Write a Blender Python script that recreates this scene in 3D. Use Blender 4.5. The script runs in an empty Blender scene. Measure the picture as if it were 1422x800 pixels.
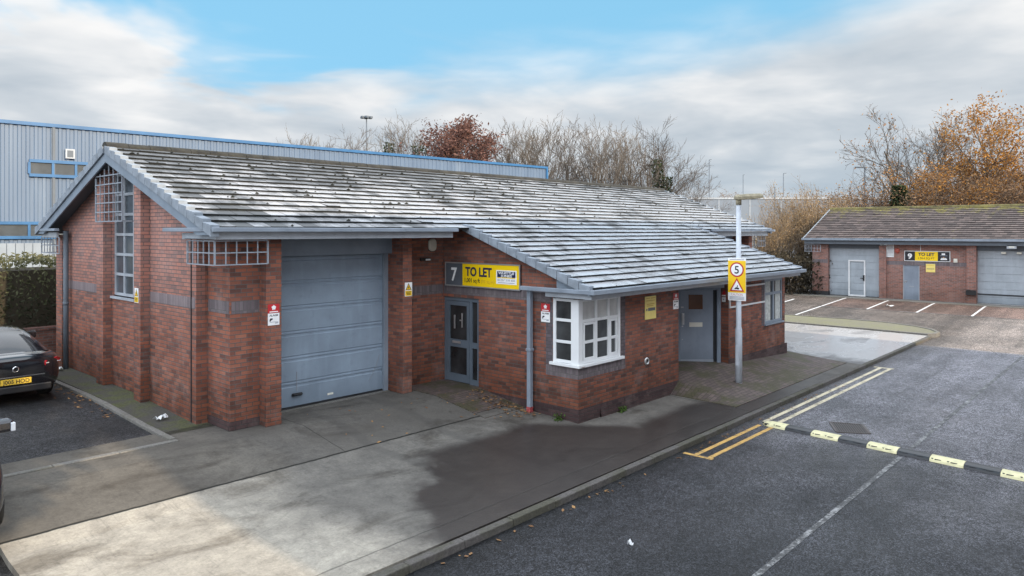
import bpy, bmesh, math, random
from mathutils import Vector, Matrix, noise as mnoise
R = math.radians
random.seed(7)
sc = bpy.context.scene
COL = sc.collection

# ------------------------------------------------------------------ camera
S_, C_ = 0.6748946, 0.7379141          # image right = (S,-C), depth = (C,S)
cam_d = bpy.data.cameras.new('camera'); cam = bpy.data.objects.new('camera', cam_d); COL.objects.link(cam)
cam.location = (0, 0, 3.6)
cam.rotation_euler = (R(90), 0, math.atan2(S_, C_) - math.pi/2)
cam_d.sensor_width = 36.0; cam_d.lens = 36.0*1007/1422
cam_d.shift_x = 0.0; cam_d.shift_y = -79.0/1422
cam_d.clip_start = 0.1; cam_d.clip_end = 3000
sc.camera = cam
sc.view_settings.view_transform = 'Standard'; sc.view_settings.look = 'None'
sc.view_settings.exposure = 0; sc.view_settings.gamma = 1

def cam2w(lat, dep): return (lat*S_ + dep*C_, -lat*C_ + dep*S_)

# ------------------------------------------------------------------ helpers
class NT:
    """tiny node helper"""
    def __init__(s, tree): s.t = tree; s.n = tree.nodes; s.l = tree.links
    def node(s, typ, **kw):
        n = s.n.new(typ)
        for k, v in kw.items():
            if k.startswith('i_'):
                key = k[2:]
                key = int(key) if key.isdigit() else key.replace('__', ' ')
                s.put(n.inputs[key], v)
            else: setattr(n, k, v)
        return n
    def put(s, sock, v):
        if hasattr(v, 'is_linked') or hasattr(v, 'links'): s.l.new(v, sock)
        elif isinstance(v, bpy.types.Node): s.l.new(v.outputs[0], sock)
        else: sock.default_value = v
    def math(s, op, a, b=0.0, c=0.0, clamp=False):
        n = s.n.new('ShaderNodeMath'); n.operation = op; n.use_clamp = clamp
        s.put(n.inputs[0], a); s.put(n.inputs[1], b); s.put(n.inputs[2], c); return n.outputs[0]
    def noise(s, vec, scale, detail=4, rough=.55, dist=0.0):
        n = s.n.new('ShaderNodeTexNoise'); s.put(n.inputs['Vector'], vec); s.put(n.inputs['Scale'], scale)
        n.inputs['Detail'].default_value = detail; n.inputs['Roughness'].default_value = rough; n.inputs['Distortion'].default_value = dist
        return n.outputs[0]
    def ramp(s, fac, pts, interp='LINEAR'):
        n = s.n.new('ShaderNodeValToRGB'); cr = n.color_ramp; cr.interpolation = interp
        while len(cr.elements) < len(pts): cr.elements.new(0.5)
        for e, (p, c) in zip(cr.elements, pts):
            e.position = p; e.color = (c, c, c, 1) if not hasattr(c, '__len__') else (*c[:3], 1)
        s.put(n.inputs[0], fac); return n.outputs[0]
    def mix(s, fac, a, b, mode='MIX'):
        n = s.n.new('ShaderNodeMix'); n.data_type = 'RGBA'; n.blend_type = mode; n.clamp_factor = True
        s.put(n.inputs[0], fac)
        for k, v in ((6, a), (7, b)):
            if isinstance(v, tuple) and len(v) == 3: v = (*v, 1)
            s.put(n.inputs[k], v)
        return n.outputs[2]
    def sep(s, v):
        n = s.n.new('ShaderNodeSeparateXYZ'); s.put(n.inputs[0], v); return n.outputs
    def comb(s, x, y, z=0.0):
        n = s.n.new('ShaderNodeCombineXYZ'); s.put(n.inputs[0], x); s.put(n.inputs[1], y); s.put(n.inputs[2], z); return n.outputs[0]
    def mapr(s, v, a, b, c=0.0, d=1.0, smooth=False):
        n = s.n.new('ShaderNodeMapRange'); n.interpolation_type = 'SMOOTHSTEP' if smooth else 'LINEAR'
        s.put(n.inputs[0], v); s.put(n.inputs[1], a); s.put(n.inputs[2], b); s.put(n.inputs[3], c); s.put(n.inputs[4], d); return n.outputs[0]
    def bump(s, h, strength=.3, dist=.01):
        n = s.n.new('ShaderNodeBump'); s.put(n.inputs['Height'], h); n.inputs['Strength'].default_value = strength; n.inputs['Distance'].default_value = dist
        return n.outputs[0]
    def uv(s):
        n = s.n.new('ShaderNodeUVMap'); n.uv_map = 'UVMap'; return n.outputs[0]
    def pos(s): return s.n.new('ShaderNodeNewGeometry').outputs['Position']
    def objc(s): return s.n.new('ShaderNodeTexCoord').outputs['Object']

def newmat(name):
    m = bpy.data.materials.new(name); m.use_nodes = True
    nt = NT(m.node_tree); b = m.node_tree.nodes['Principled BSDF']
    return m, nt, b
def setb(nt, b, **kw):
    for k, v in kw.items():
        k = k.replace('_', ' ')
        if isinstance(v, tuple) and len(v) == 3: v = (*v, 1)
        nt.put(b.inputs[k], v)

def plain(name, col, rough=.5, var=.12, scale=3.0, metallic=0.0, bump=0.0, spec=.5, dirt=None, coat=0.0):
    """painted or plastic surface with subtle uneven colour"""
    m, nt, b = newmat(name)
    p = nt.pos()
    n1 = nt.noise(p, scale, 5, .6)
    dark = tuple(c*(1-var*1.6) for c in col); lite = tuple(min(1, c*(1+var)) for c in col)
    c = nt.ramp(n1, [(.3, dark), (.7, lite)])
    if dirt:
        n2 = nt.noise(p, scale*4, 6, .7)
        c = nt.mix(nt.ramp(n2, [(.55, 0), (.75, .55)]), c, dirt)
    setb(nt, b, Base_Color=c, Roughness=nt.mapr(n1, .2, .8, rough*.85, min(1, rough*1.15)), Metallic=metallic)
    b.inputs['Specular IOR Level'].default_value = spec
    b.inputs['Coat Weight'].default_value = coat
    if bump: setb(nt, b, Normal=nt.bump(nt.noise(p, scale*12, 4), bump, .003))
    return m

def brick_mat(name, palette, mortar=(.115, .105, .1), bw=.225, bh=.075, soldier=False, stain=.8, gz=-.1):
    m, nt, b = newmat(name)
    uv = nt.uv(); u, v, _ = nt.sep(uv)
    if soldier: u, v = v, u
    row = nt.math('FLOOR', nt.math('DIVIDE', v, bh))
    uu = nt.math('ADD', nt.math('DIVIDE', u, bw), nt.math('MULTIPLY', nt.math('FLOORED_MODULO', row, 2.0), 0.0 if soldier else .5))
    cell = nt.math('FLOOR', uu)
    wn = nt.node('ShaderNodeTexWhiteNoise', noise_dimensions='2D'); nt.put(wn.inputs['Vector'], nt.comb(cell, row))
    rnd = wn.outputs['Value']
    fu = nt.math('SUBTRACT', uu, cell); fv = nt.math('SUBTRACT', nt.math('DIVIDE', v, bh), row)
    p = nt.pos()
    wob = nt.math('MULTIPLY', nt.math('SUBTRACT', nt.noise(p, 30, 3), .5), .03)
    eu = nt.math('MULTIPLY', nt.math('SUBTRACT', .5, nt.math('ABSOLUTE', nt.math('SUBTRACT', fu, .5))), bw)
    ev = nt.math('MULTIPLY', nt.math('SUBTRACT', .5, nt.math('ABSOLUTE', nt.math('SUBTRACT', fv, .5))), bh)
    e = nt.math('ADD', nt.math('MINIMUM', eu, ev), nt.math('MULTIPLY', wob, .12))
    inb = nt.mapr(e, .0045, .0095, 0, 1)
    big = nt.noise(p, .55, 3, .5)
    k = nt.math('ADD', nt.math('MULTIPLY', rnd, .78), nt.math('MULTIPLY', nt.math('SUBTRACT', big, .42), .45), clamp=True)
    pts = [(i/(len(palette)-1), c) for i, c in enumerate(palette)]
    col = nt.ramp(k, pts)
    fine = nt.noise(p, 60, 4, .7)
    col = nt.mix(nt.mapr(fine, .35, .75, 0, .35), col, nt.mix(1, col, (.55, .5, .47), 'MULTIPLY'))
    col = nt.mix(inb, mortar, col)
    # damp, dirt near the ground, pale bloom, haze on the upper gable
    z = nt.sep(p)[2]
    sn = nt.noise(p, 1.6, 5, .65)
    low = nt.math('MULTIPLY', nt.mapr(nt.math('ADD', z, nt.math('MULTIPLY', nt.math('SUBTRACT', sn, .5), 1.5)), gz+1.5, gz, 0, 1, True), stain)
    col = nt.mix(low, col, nt.mix(1, col, (.52, .46, .38), 'MULTIPLY'))
    px_, py_, pz_ = nt.sep(p)
    rs = nt.noise(nt.comb(nt.math('MULTIPLY', px_, 5.0), nt.math('MULTIPLY', py_, 5.0), nt.math('MULTIPLY', pz_, .5)), 1.0, 5, .65)
    col = nt.mix(nt.mapr(rs, .52, .7, 0, .5), col, nt.mix(1, col, (.55, .52, .5), 'MULTIPLY'))
    bloom = nt.math('MULTIPLY', nt.mapr(nt.noise(p, 1.1, 5, .7), .52, .75, 0, 1), .22)
    col = nt.mix(bloom, col, (.42, .36, .34))
    xx = nt.sep(p)[0]
    gable_haze = nt.math('MULTIPLY', nt.math('LESS_THAN', xx, 6.15), nt.mapr(nt.math('ADD', z, nt.math('MULTIPLY', nt.math('SUBTRACT', sn, .5), 1.2)), 1.3, 3.6, 0, .55, True))  # light haze painted into the brick colour, upper gable only
    col = nt.mix(gable_haze, col, nt.mix(inb, (.17, .14, .135), nt.mix(.5, nt.mix(1, col, (2.0, 2.0, 2.0), 'MULTIPLY'), (.58, .42, .4))))
    h = nt.math('ADD', nt.math('MULTIPLY', inb, 1.0), nt.math('MULTIPLY', fine, .3))
    setb(nt, b, Base_Color=col, Roughness=nt.mapr(fine, .2, .8, .75, .95), Normal=nt.bump(h, .55, .006))
    b.inputs['Specular IOR Level'].default_value = .3
    return m

RED = [(.125, .064, .054), (.19, .08, .06), (.27, .1, .066), (.34, .118, .072), (.255, .104, .074), (.36, .138, .086), (.48, .162, .085)]
M = {}
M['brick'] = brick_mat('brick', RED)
M['brick_dim'] = brick_mat('brick_dim', [(.08, .04, .035), (.15, .065, .05), (.2, .08, .06), (.17, .085, .07)], stain=.3)
M['brick_far'] = brick_mat('brick_far', [(.19, .1, .085), (.28, .135, .11), (.34, .155, .12), (.3, .15, .125)], mortar=(.27, .25, .235), stain=.5, gz=-.2)
M['band'] = brick_mat('band', [(.13, .108, .118), (.165, .138, .15), (.2, .168, .18), (.145, .115, .125)], mortar=(.13, .12, .12), bw=.215, bh=.075, soldier=True, stain=.2)
M['plinth'] = brick_mat('plinth', [(.055, .034, .036), (.085, .05, .052), (.1, .06, .06), (.07, .045, .05)], mortar=(.06, .05, .05), stain=.4, gz=-.4)
M['grey_paint'] = plain('grey_paint', (.21, .255, .31), .45, .1, 2.5, dirt=(.13, .15, .17))
M['grey_dark'] = plain('grey_dark', (.12, .15, .185), .45, .1, 2.5, dirt=(.1, .12, .13))
M['grey_light'] = plain('grey_light', (.38, .41, .45), .45, .12, 3, dirt=(.16, .18, .2))
M['gutter'] = plain('gutter', (.25, .29, .345), .35, .14, 2.0, dirt=(.12, .14, .15))
M['verge'] = plain('verge', (.25, .285, .33), .55, .2, 5, dirt=(.09, .1, .09))
M['white_upvc'] = plain('white_upvc', (.8, .81, .82), .3, .03, 2)
M['white_paint'] = plain('white_paint', (.72, .73, .74), .45, .06, 4, dirt=(.5, .5, .48))
M['white_metal'] = plain('white_metal', (.3, .33, .375), .4, .08, 6, dirt=(.25, .28, .31))
M['dark'] = plain('dark', (.02, .021, .024), .6, .2)
M['black_plastic'] = plain('black_plastic', (.02, .02, .022), .35, .1)
M['soffit'] = plain('soffit', (.11, .13, .155), .6, .1)
M['silver'] = plain('silver', (.55, .55, .55), .3, .1, metallic=.6)
M['cream'] = plain('cream', (.74, .72, .63), .4, .05)
M['sign_yellow'] = plain('sign_yellow', (.95, .64, .005), .4, .03, 3)
M['sign_amber'] = plain('sign_amber', (.92, .58, .01), .4, .03, 3)
M['pale_yellow'] = plain('pale_yellow', (.86, .69, .2), .45, .06, 6)
M['sign_grey'] = plain('sign_grey', (.1, .115, .135), .4, .05)
M['navy'] = plain('navy', (.012, .02, .075), .4, .05)
M['sign_white'] = plain('sign_white', (.9, .9, .9), .35, .03)
M['sign_red'] = plain('sign_red', (.52, .03, .035), .4, .05)
M['sign_black'] = plain('sign_black', (.018, .018, .025), .4, .05)
M['faint'] = plain('faint', (.62, .4, .03), .4, .03)
M['grey_text'] = plain('grey_text', (.25, .27, .33), .4, .03)
M['pink_text'] = plain('pink_text', (.6, .3, .28), .4, .03)
M['orange'] = plain('orange', (.7, .3, .04), .4, .05)
M['plate_yellow'] = plain('plate_yellow', (.8, .52, .06), .3, .03)
M['bark'] = plain('bark', (.095, .08, .065), .9, .25, 8)
M['bark_pale'] = plain('bark_pale', (.16, .135, .11), .9, .25, 8)
M['red_blob'] = plain('red_blob', (.45, .1, .07), .4, .1)
M['lamp_dirty'] = plain('lamp_dirty', (.32, .28, .19), .6, .25, 9, dirt=(.1, .1, .05))
M['galv'] = plain('galv', (.55, .59, .65), .4, .1, 5, dirt=(.36, .38, .4))

def glass_mat(name, col, rough=.06, var=.3):
    m, nt, b = newmat(name)
    p = nt.pos(); n1 = nt.noise(p, 1.8, 3)
    c = nt.ramp(n1, [(.3, tuple(x*(1-var) for x in col)), (.7, tuple(x*(1+var) for x in col))])
    setb(nt, b, Base_Color=c, Roughness=rough, Normal=nt.bump(nt.noise(p, .9, 2), .08, .02))
    b.inputs['Specular IOR Level'].default_value = .45
    return m
M['glass'] = glass_mat('glass', (.03, .032, .034), .08, .5)
M['glass_blind'] = glass_mat('glass_blind', (.55, .55, .54), .2)
M['glass_grey'] = glass_mat('glass_grey', (.09, .1, .11), .1)
M['glass_gable'] = glass_mat('glass_gable', (.07, .085, .1), .15)
M['glass_wood'] = glass_mat('glass_wood', (.13, .055, .025), .2)
M['glass_car'] = glass_mat('glass_car', (.03, .032, .036), .04, .1)
M['net'] = plain('net', (.5, .52, .5), .8, .2, 14)

def door_mat(name, col):
    m, nt, b = newmat(name)
    p = nt.pos(); x, y, z = nt.sep(p)
    st = nt.noise(nt.comb(nt.math('MULTIPLY', x, 6.0), nt.math('MULTIPLY', y, 6.0), nt.math('MULTIPLY', z, .7)), 1.0, 5, .6)
    n1 = nt.noise(p, 1.2, 4)
    c = nt.ramp(n1, [(.3, tuple(v*.86 for v in col)), (.7, tuple(v*1.12 for v in col))])
    c = nt.mix(nt.mapr(st, .5, .8, 0, .3), c, tuple(min(1, v*1.5) for v in col))
    c = nt.mix(nt.mapr(z, .55, -.1, 0, .35, True), c, (.07, .085, .1))
    c = nt.mix(nt.mapr(nt.noise(p, 5, 7, .8), .54, .7, 0, .35), c, tuple(v*.55 for v in col))
    setb(nt, b, Base_Color=c, Roughness=nt.mapr(n1, .3, .7, .3, .55), Normal=nt.bump(nt.math('ADD', nt.math('MULTIPLY', nt.noise(p, 1.6, 3), 4.0), nt.math('MULTIPLY', nt.noise(p, 120, 2), .25)), .3, .006))
    return m
M['shutter'] = door_mat('shutter', (.25, .315, .39))
M['shutter_far'] = door_mat('shutter_far', (.34, .38, .42))
M['door_blue'] = door_mat('door_blue', (.24, .28, .34))

def cladding():
    m, nt, b = newmat('cladding')
    p = nt.pos(); x, y, z = nt.sep(p)
    st = nt.noise(nt.comb(nt.math('MULTIPLY', x, 1.5), 0.0, nt.math('MULTIPLY', z, .12)), 1.0, 5, .6)
    c = nt.ramp(st, [(.3, (.082, .125, .195)), (.55, (.104, .152, .228)), (.75, (.125, .175, .25))])
    dk = nt.math('MULTIPLY', nt.mapr(st, .62, .7, 0, 1), .25)
    c = nt.mix(dk, c, (.25, .29, .34))
    setb(nt, b, Base_Color=c, Roughness=.45); return m
M['cladding'] = cladding()
M['blue_trim'] = plain('blue_trim', (.02, .115, .27), .4, .12, 1.5)
M['far_clad'] = plain('far_clad', (.17, .2, .245), .6, .06, .3)
M['glass_far'] = glass_mat('glass_far', (.05, .06, .07), .3)

def roof_mat(name, near=True):
    """index 0: tile faces"""
    m, nt, b = newmat(name)
    p = nt.pos(); x, y, z = nt.sep(p)
    uv = nt.uv()
    at = nt.node('ShaderNodeAttribute', attribute_name='tile'); rnd = at.outputs['Fac']
    fine = nt.noise(p, 28, 5, .7); mid = nt.noise(p, 2.2, 5, .65); big = nt.noise(p, .42, 4, .6)
    if near:
        base = nt.ramp(nt.math('ADD', nt.math('MULTIPLY', rnd, .5), nt.math('MULTIPLY', fine, .5)), [(.2, (.035, .038, .042)), (.55, (.075, .08, .086)), (.8, (.14, .145, .155))])
        # pale rime and wet film, thin near the ridge and in streaks
        k = nt.math('ADD', nt.math('MULTIPLY', big, 1.35), nt.math('SUBTRACT', nt.math('MULTIPLY', mid, .75), .26))
        k = nt.math('ADD', k, nt.math('MULTIPLY', nt.math('SUBTRACT', rnd, .5), .22))
        strk = nt.noise(nt.comb(nt.math('MULTIPLY', x, 1.7), nt.math('MULTIPLY', y, .35), 3.0), 1.0, 5, .6)
        k = nt.math('ADD', k, nt.math('MULTIPLY', nt.math('SUBTRACT', strk, .54), .8))
        k = nt.math('ADD', k, nt.mapr(z, 5.45, 4.3, -.22, .1))
        k = nt.math('ADD', k, nt.mapr(x, 6.0, 20.0, -.05, .10))
        k = nt.math('ADD', k, nt.math('MULTIPLY', nt.math('SUBTRACT', fine, .5), .35))
        film = nt.mapr(k, .60, 1.02, 0, 1, True)
        col = nt.mix(film, base, (.45, .45, .47))
        moss = nt.mapr(nt.noise(p, 6, 6, .8), .58, .66, 0, .9)
        moss = nt.math('MULTIPLY', moss, nt.mapr(film, 0, 1, 1, .45))
        col = nt.mix(moss, col, (.03, .034, .022))
        setb(nt, b, Base_Color=col, Roughness=nt.mapr(film, 0, 1, .5, .22), Normal=nt.bump(fine, .25, .004))
        b.inputs['Specular IOR Level'].default_value = .7
    else:
        base = nt.ramp(nt.math('ADD', nt.math('MULTIPLY', rnd, .6), nt.math('MULTIPLY', fine, .4)), [(.2, (.055, .043, .042)), (.55, (.088, .068, .065)), (.8, (.13, .1, .094))])
        k = nt.math('ADD', nt.noise(p, 2.4, 6, .75), nt.mapr(z, 4.2, 5.05, -.13, .1))
        col = nt.mix(nt.mapr(k, .5, .66, 0, .95), base, nt.ramp(nt.noise(p, 5, 3), [(.35, (.16, .15, .03)), (.65, (.24, .205, .035))]))
        setb(nt, b, Base_Color=col, Roughness=.8)
    return m
M['roof'] = roof_mat('roof')
M['roof_far'] = roof_mat('roof_far', False)
M['tile_butt'] = plain('tile_butt', (.012, .013, .012), .9, .4, 9)
M['tile_butt_far'] = plain('tile_butt_far', (.02, .017, .016), .9, .3, 9)
M['ridge'] = plain('ridge', (.032, .031, .027), .9, .5, 3, dirt=(.06, .062, .022), bump=.5)
M['ridge_far'] = plain('ridge_far', (.12, .105, .04), .9, .5, 2, dirt=(.26, .22, .03))

def tarmac(name, col, wet=.25):
    m, nt, b = newmat(name)
    p = nt.pos(); x, y, z = nt.sep(p)
    agg = nt.node('ShaderNodeTexVoronoi', feature='F1'); nt.put(agg.inputs['Vector'], p); agg.inputs['Scale'].default_value = 70
    ag = nt.sep(agg.outputs['Color'])[0]
    spk = nt.noise(p, 10, 5, .95); spk2 = nt.noise(p, 4.5, 8, .97)
    big = nt.noise(p, .35, 5, .65); streak = nt.noise(nt.comb(nt.math('MULTIPLY', x, .12), nt.math('MULTIPLY', y, 1.6), 0.0), 1.0, 4, .6)
    c = nt.ramp(nt.math('ADD', nt.math('MULTIPLY', spk, .65), nt.math('MULTIPLY', ag, .35)), [(.36, tuple(v*.15 for v in col)), (.52, col), (.68, tuple(v*3.4 for v in col))])
    c = nt.mix(nt.mapr(spk2, .53, .66, 0, .6), c, tuple(v*2.7 for v in col))
    c = nt.mix(nt.mapr(nt.math('ADD', nt.math('MULTIPLY', big, .6), nt.math('MULTIPLY', streak, .4)), .42, .62, 0, .8), c, nt.mix(1, c, (2.4, 2.35, 2.35), 'MULTIPLY'))
    # sheen painted in, paler away from the near end; damp dirty channel along the kerb
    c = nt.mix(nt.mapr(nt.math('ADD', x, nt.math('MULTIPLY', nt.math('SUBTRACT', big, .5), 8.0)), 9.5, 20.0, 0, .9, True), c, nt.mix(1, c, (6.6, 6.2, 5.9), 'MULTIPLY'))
    ch = nt.mapr(nt.math('ADD', y, nt.math('MULTIPLY', nt.math('SUBTRACT', spk2, .5), .8)), 5.9, 6.7, 0, .75, True)
    c = nt.mix(ch, c, nt.mix(1, c, (.42, .4, .38), 'MULTIPLY'))
    # hairline cracks and old tar seams
    cv = nt.node('ShaderNodeTexVoronoi', feature='DISTANCE_TO_EDGE'); nt.put(cv.inputs['Vector'], nt.mix(.12, p, nt.node('ShaderNodeTexNoise', i_Scale=1.2).outputs['Color'])); cv.inputs['Scale'].default_value = .22
    c = nt.mix(nt.mapr(cv.outputs[0], .003, .001, 0, .3), c, (.008, .008, .009))
    rg = nt.mapr(nt.noise(p, .6, 4), .3, .7, .55-wet, .85-wet)
    setb(nt, b, Base_Color=c, Roughness=rg, Normal=nt.bump(nt.math('ADD', nt.math('MULTIPLY', ag, .7), spk), .8, .012))
    b.inputs['Specular IOR Level'].default_value = .3
    return m
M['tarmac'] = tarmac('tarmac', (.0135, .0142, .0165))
M['tarmac_lot'] = tarmac('tarmac_lot', (.026, .027, .03), .05)
M['tarmac_far'] = tarmac('tarmac_far', (.018, .0165, .0155), .1)
M['tarmac_bay'] = tarmac('tarmac_bay', (.018, .0135, .012), .1)

def concrete():
    m, nt, b = newmat('concrete')
    p = nt.pos(); x, y, z = nt.sep(p)
    fine = nt.noise(p, 26, 6, .75); mid = nt.noise(p, 2.6, 6, .7); big = nt.noise(p, .5, 4, .6)
    c = nt.ramp(nt.math('ADD', nt.math('MULTIPLY', mid, .6), nt.math('MULTIPLY', fine, .4)), [(.3, (.18, .163, .138)), (.5, (.32, .29, .245)), (.68, (.48, .435, .36))])
    c = nt.mix(nt.mapr(nt.math('ADD', x, nt.math('MULTIPLY', nt.math('SUBTRACT', big, .5), 2.0)), 4.9, 6.4, 0, .95, True), c, nt.mix(1, c, (.42, .43, .46), 'MULTIPLY'))  # sunlit patch painted in: slab colour darkened beyond its edge
    # brushed grooves across the slab
    br = nt.noise(nt.comb(nt.math('MULTIPLY', x, 22.0), nt.math('MULTIPLY', y, 1.2), 0.0), 1.0, 4, .7)
    c = nt.mix(nt.mapr(br, .56, .72, 0, .35), c, (.09, .085, .08))
    # darker, greyer slab between the joint and the building
    inner = nt.mapr(y, 10.58, 10.62, 0, 1)
    c = nt.mix(nt.math('MULTIPLY', nt.math('MULTIPLY', inner, .85), nt.mapr(x, 5.0, 7.0, 1, .3)), c, nt.mix(1, c, (.24, .235, .24), 'MULTIPLY'))
    tm = nt.math('ADD', x, nt.math('MULTIPLY', nt.math('SUBTRACT', nt.noise(p, .9, 3), .5), .5))
    tyre = nt.math('MAXIMUM', nt.mapr(nt.math('ABSOLUTE', nt.math('SUBTRACT', tm, 7.9)), .06, .17, 1, 0, True), nt.mapr(nt.math('ABSOLUTE', nt.math('SUBTRACT', tm, 9.45)), .06, .17, 1, 0, True))
    c = nt.mix(nt.math('MULTIPLY', nt.math('MULTIPLY', tyre, nt.mapr(fine, .35, .6, .1, .6)), nt.mapr(mid, .35, .6, .2, 1)), c, (.045, .043, .042))
    c = nt.mix(nt.mapr(nt.noise(p, 9, 6, .85), .5, .66, 0, .45), c, nt.mix(1, c, (.5, .48, .46), 'MULTIPLY'))
    ck = nt.node('ShaderNodeTexVoronoi', feature='DISTANCE_TO_EDGE'); nt.put(ck.inputs['Vector'], nt.mix(.1, p, nt.node('ShaderNodeTexNoise', i_Scale=1.5).outputs['Color'])); ck.inputs['Scale'].default_value = .3
    c = nt.mix(nt.mapr(ck.outputs[0], .002, .0005, 0, .12), c, (.03, .028, .025))
    stn = nt.noise(nt.comb(nt.math('MULTIPLY', x, .55), nt.math('MULTIPLY', y, .9), 7.0), 1.0, 7, .65, .8)
    c = nt.mix(nt.mapr(stn, .52, .66, 0, .75), c, nt.mix(1, c, (.36, .33, .3), 'MULTIPLY'))
    sp = nt.node('ShaderNodeTexVoronoi', feature='F1'); nt.put(sp.inputs['Vector'], p); sp.inputs['Scale'].default_value = 1.7
    c = nt.mix(nt.mapr(sp.outputs[0], .05, .02, 0, .6), c, (.05, .045, .04))
    # blotchy oil and dirt
    d = nt.mapr(nt.math('ADD', nt.math('MULTIPLY', big, .7), nt.math('MULTIPLY', mid, .45)), .54, .72, 0, .65)
    c = nt.mix(nt.math('MULTIPLY', d, nt.mapr(inner, 0, 1, .25, 1)), c, (.075, .068, .06))
    # damp sheet spreading from the corner of the building
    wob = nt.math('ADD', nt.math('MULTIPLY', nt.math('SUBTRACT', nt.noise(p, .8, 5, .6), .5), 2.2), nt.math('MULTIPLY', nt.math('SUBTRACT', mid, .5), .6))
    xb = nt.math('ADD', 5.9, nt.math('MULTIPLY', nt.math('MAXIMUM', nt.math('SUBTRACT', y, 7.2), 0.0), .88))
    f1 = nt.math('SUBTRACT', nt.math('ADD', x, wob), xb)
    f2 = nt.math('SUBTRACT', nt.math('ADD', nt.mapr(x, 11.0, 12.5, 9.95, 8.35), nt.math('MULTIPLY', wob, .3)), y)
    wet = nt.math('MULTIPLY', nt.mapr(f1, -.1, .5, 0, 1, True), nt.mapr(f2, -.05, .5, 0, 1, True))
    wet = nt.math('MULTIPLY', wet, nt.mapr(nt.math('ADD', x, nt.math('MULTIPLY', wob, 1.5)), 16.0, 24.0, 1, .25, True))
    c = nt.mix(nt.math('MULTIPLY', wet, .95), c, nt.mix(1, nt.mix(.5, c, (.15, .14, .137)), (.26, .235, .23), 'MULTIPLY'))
    # joints
    jw = nt.math('MULTIPLY', nt.math('SUBTRACT', nt.noise(p, 4, 4), .5), .05)
    def line(coord, at, w): return nt.mapr(nt.math('ABSOLUTE', nt.math('SUBTRACT', nt.math('ADD', coord, jw), at)), w*.5, w, 1, 0)
    j1 = nt.math('MULTIPLY', line(y, 10.6, .03), nt.math('LESS_THAN', x, 10.6))
    j2 = nt.math('MULTIPLY', line(x, 7.32, .014), nt.math('GREATER_THAN', y, 10.6))
    j3 = nt.math('MULTIPLY', line(x, 15.35, .02), nt.math('LESS_THAN', y, 9.2))
    j4 = nt.math('MULTIPLY', line(y, 7.3, .018), nt.math('GREATER_THAN', x, -50.0))
    j = nt.math('MAXIMUM', nt.math('MAXIMUM', j1, nt.math('MULTIPLY', j2, .6)), nt.math('MAXIMUM', j3, nt.math('MULTIPLY', j4, .5)))
    c = nt.mix(j, c, (.018, .017, .014))
    # green growth beside the joint by the paving
    setb(nt, b, Base_Color=c, Roughness=nt.mapr(wet, 0, 1, .85, .42), Normal=nt.bump(nt.math('SUBTRACT', nt.math('ADD', nt.math('MULTIPLY', fine, .6), mid), nt.math('MULTIPLY', j, 3.0)), .35, .012))
    b.inputs['Specular IOR Level'].default_value = .35
    return m
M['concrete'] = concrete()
def wet_slab():
    m, nt, b = newmat('wet_slab')
    p = nt.pos(); x, y, z = nt.sep(p)
    mid = nt.noise(p, 1.8, 6, .6); st = nt.noise(nt.comb(nt.math('MULTIPLY', x, .35), nt.math('MULTIPLY', y, 1.1), 0.0), 1.0, 5, .6, .6)
    c = nt.ramp(mid, [(.3, (.15, .14, .14)), (.7, (.3, .29, .29))])
    film = nt.mapr(st, .40, .50, 0, 1, True)
    edge = nt.mapr(nt.math('ADD', x, nt.math('MULTIPLY', nt.math('SUBTRACT', mid, .5), 2.0)), 23.0, 24.8, 0, 1, True)
    film = nt.math('MULTIPLY', film, edge)
    c = nt.mix(nt.mapr(edge, 0, 1, .75, 0), c, (.05, .045, .045))
    c = nt.mix(film, c, (.52, .505, .5))  # whitish wet reflection painted into the slab colour
    setb(nt, b, Base_Color=c, Roughness=nt.mapr(film, 0, 1, .5, .16), Normal=nt.bump(nt.noise(p, 18, 4), .12, .006)); return m
M['wet_slab'] = wet_slab()
def paving():
    m, nt, b = newmat('paving')
    p = nt.pos(); x, y, z = nt.sep(p)
    bt = nt.node('ShaderNodeTexBrick', offset=.5); nt.put(bt.inputs['Vector'], p)
    bt.inputs['Scale'].default_value = 1; bt.inputs['Mortar Size'].default_value = .008
    bt.inputs['Brick Width'].default_value = .21; bt.inputs['Row Height'].default_value = .105
    bt.inputs['Color1'].default_value = (.085, .06, .056, 1); bt.inputs['Color2'].default_value = (.145, .105, .095, 1); bt.inputs['Mortar'].default_value = (.035, .03, .022, 1)
    mid = nt.noise(p, 1.5, 6, .7); fine = nt.noise(p, 30, 4, .7)
    c = nt.mix(nt.mapr(fine, .3, .7, .0, .4), bt.outputs['Color'], (.07, .06, .055))
    c = nt.mix(nt.mapr(mid, .46, .58, 0, .85), c, nt.ramp(fine, [(.35, (.028, .028, .012)), (.65, (.08, .072, .03))]))
    setb(nt, b, Base_Color=c, Roughness=.75, Normal=nt.bump(nt.math('ADD', bt.outputs['Fac'], nt.math('MULTIPLY', fine, -.5)), -.5, .008)); return m
M['paving'] = paving()
def mossy(name, c1, c2, c3):
    m, nt, b = newmat(name)
    p = nt.pos(); mid = nt.noise(p, 1.3, 6, .7); fine = nt.noise(p, 24, 5, .8)
    c = nt.ramp(fine, [(.3, tuple(v*.5 for v in c1)), (.6, c1), (.8, tuple(v*1.7 for v in c1))])
    c = nt.mix(nt.mapr(mid, .46, .6, 0, .8), c, nt.ramp(fine, [(.35, c2), (.65, c3)]))
    setb(nt, b, Base_Color=c, Roughness=.9, Normal=nt.bump(fine, .7, .012)); return m
M['path'] = mossy('path', (.075, .07, .06), (.035, .04, .015), (.11, .12, .03))
M['verge_grass'] = mossy('verge_grass', (.2, .19, .135), (.14, .145, .075), (.22, .21, .13))
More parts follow.
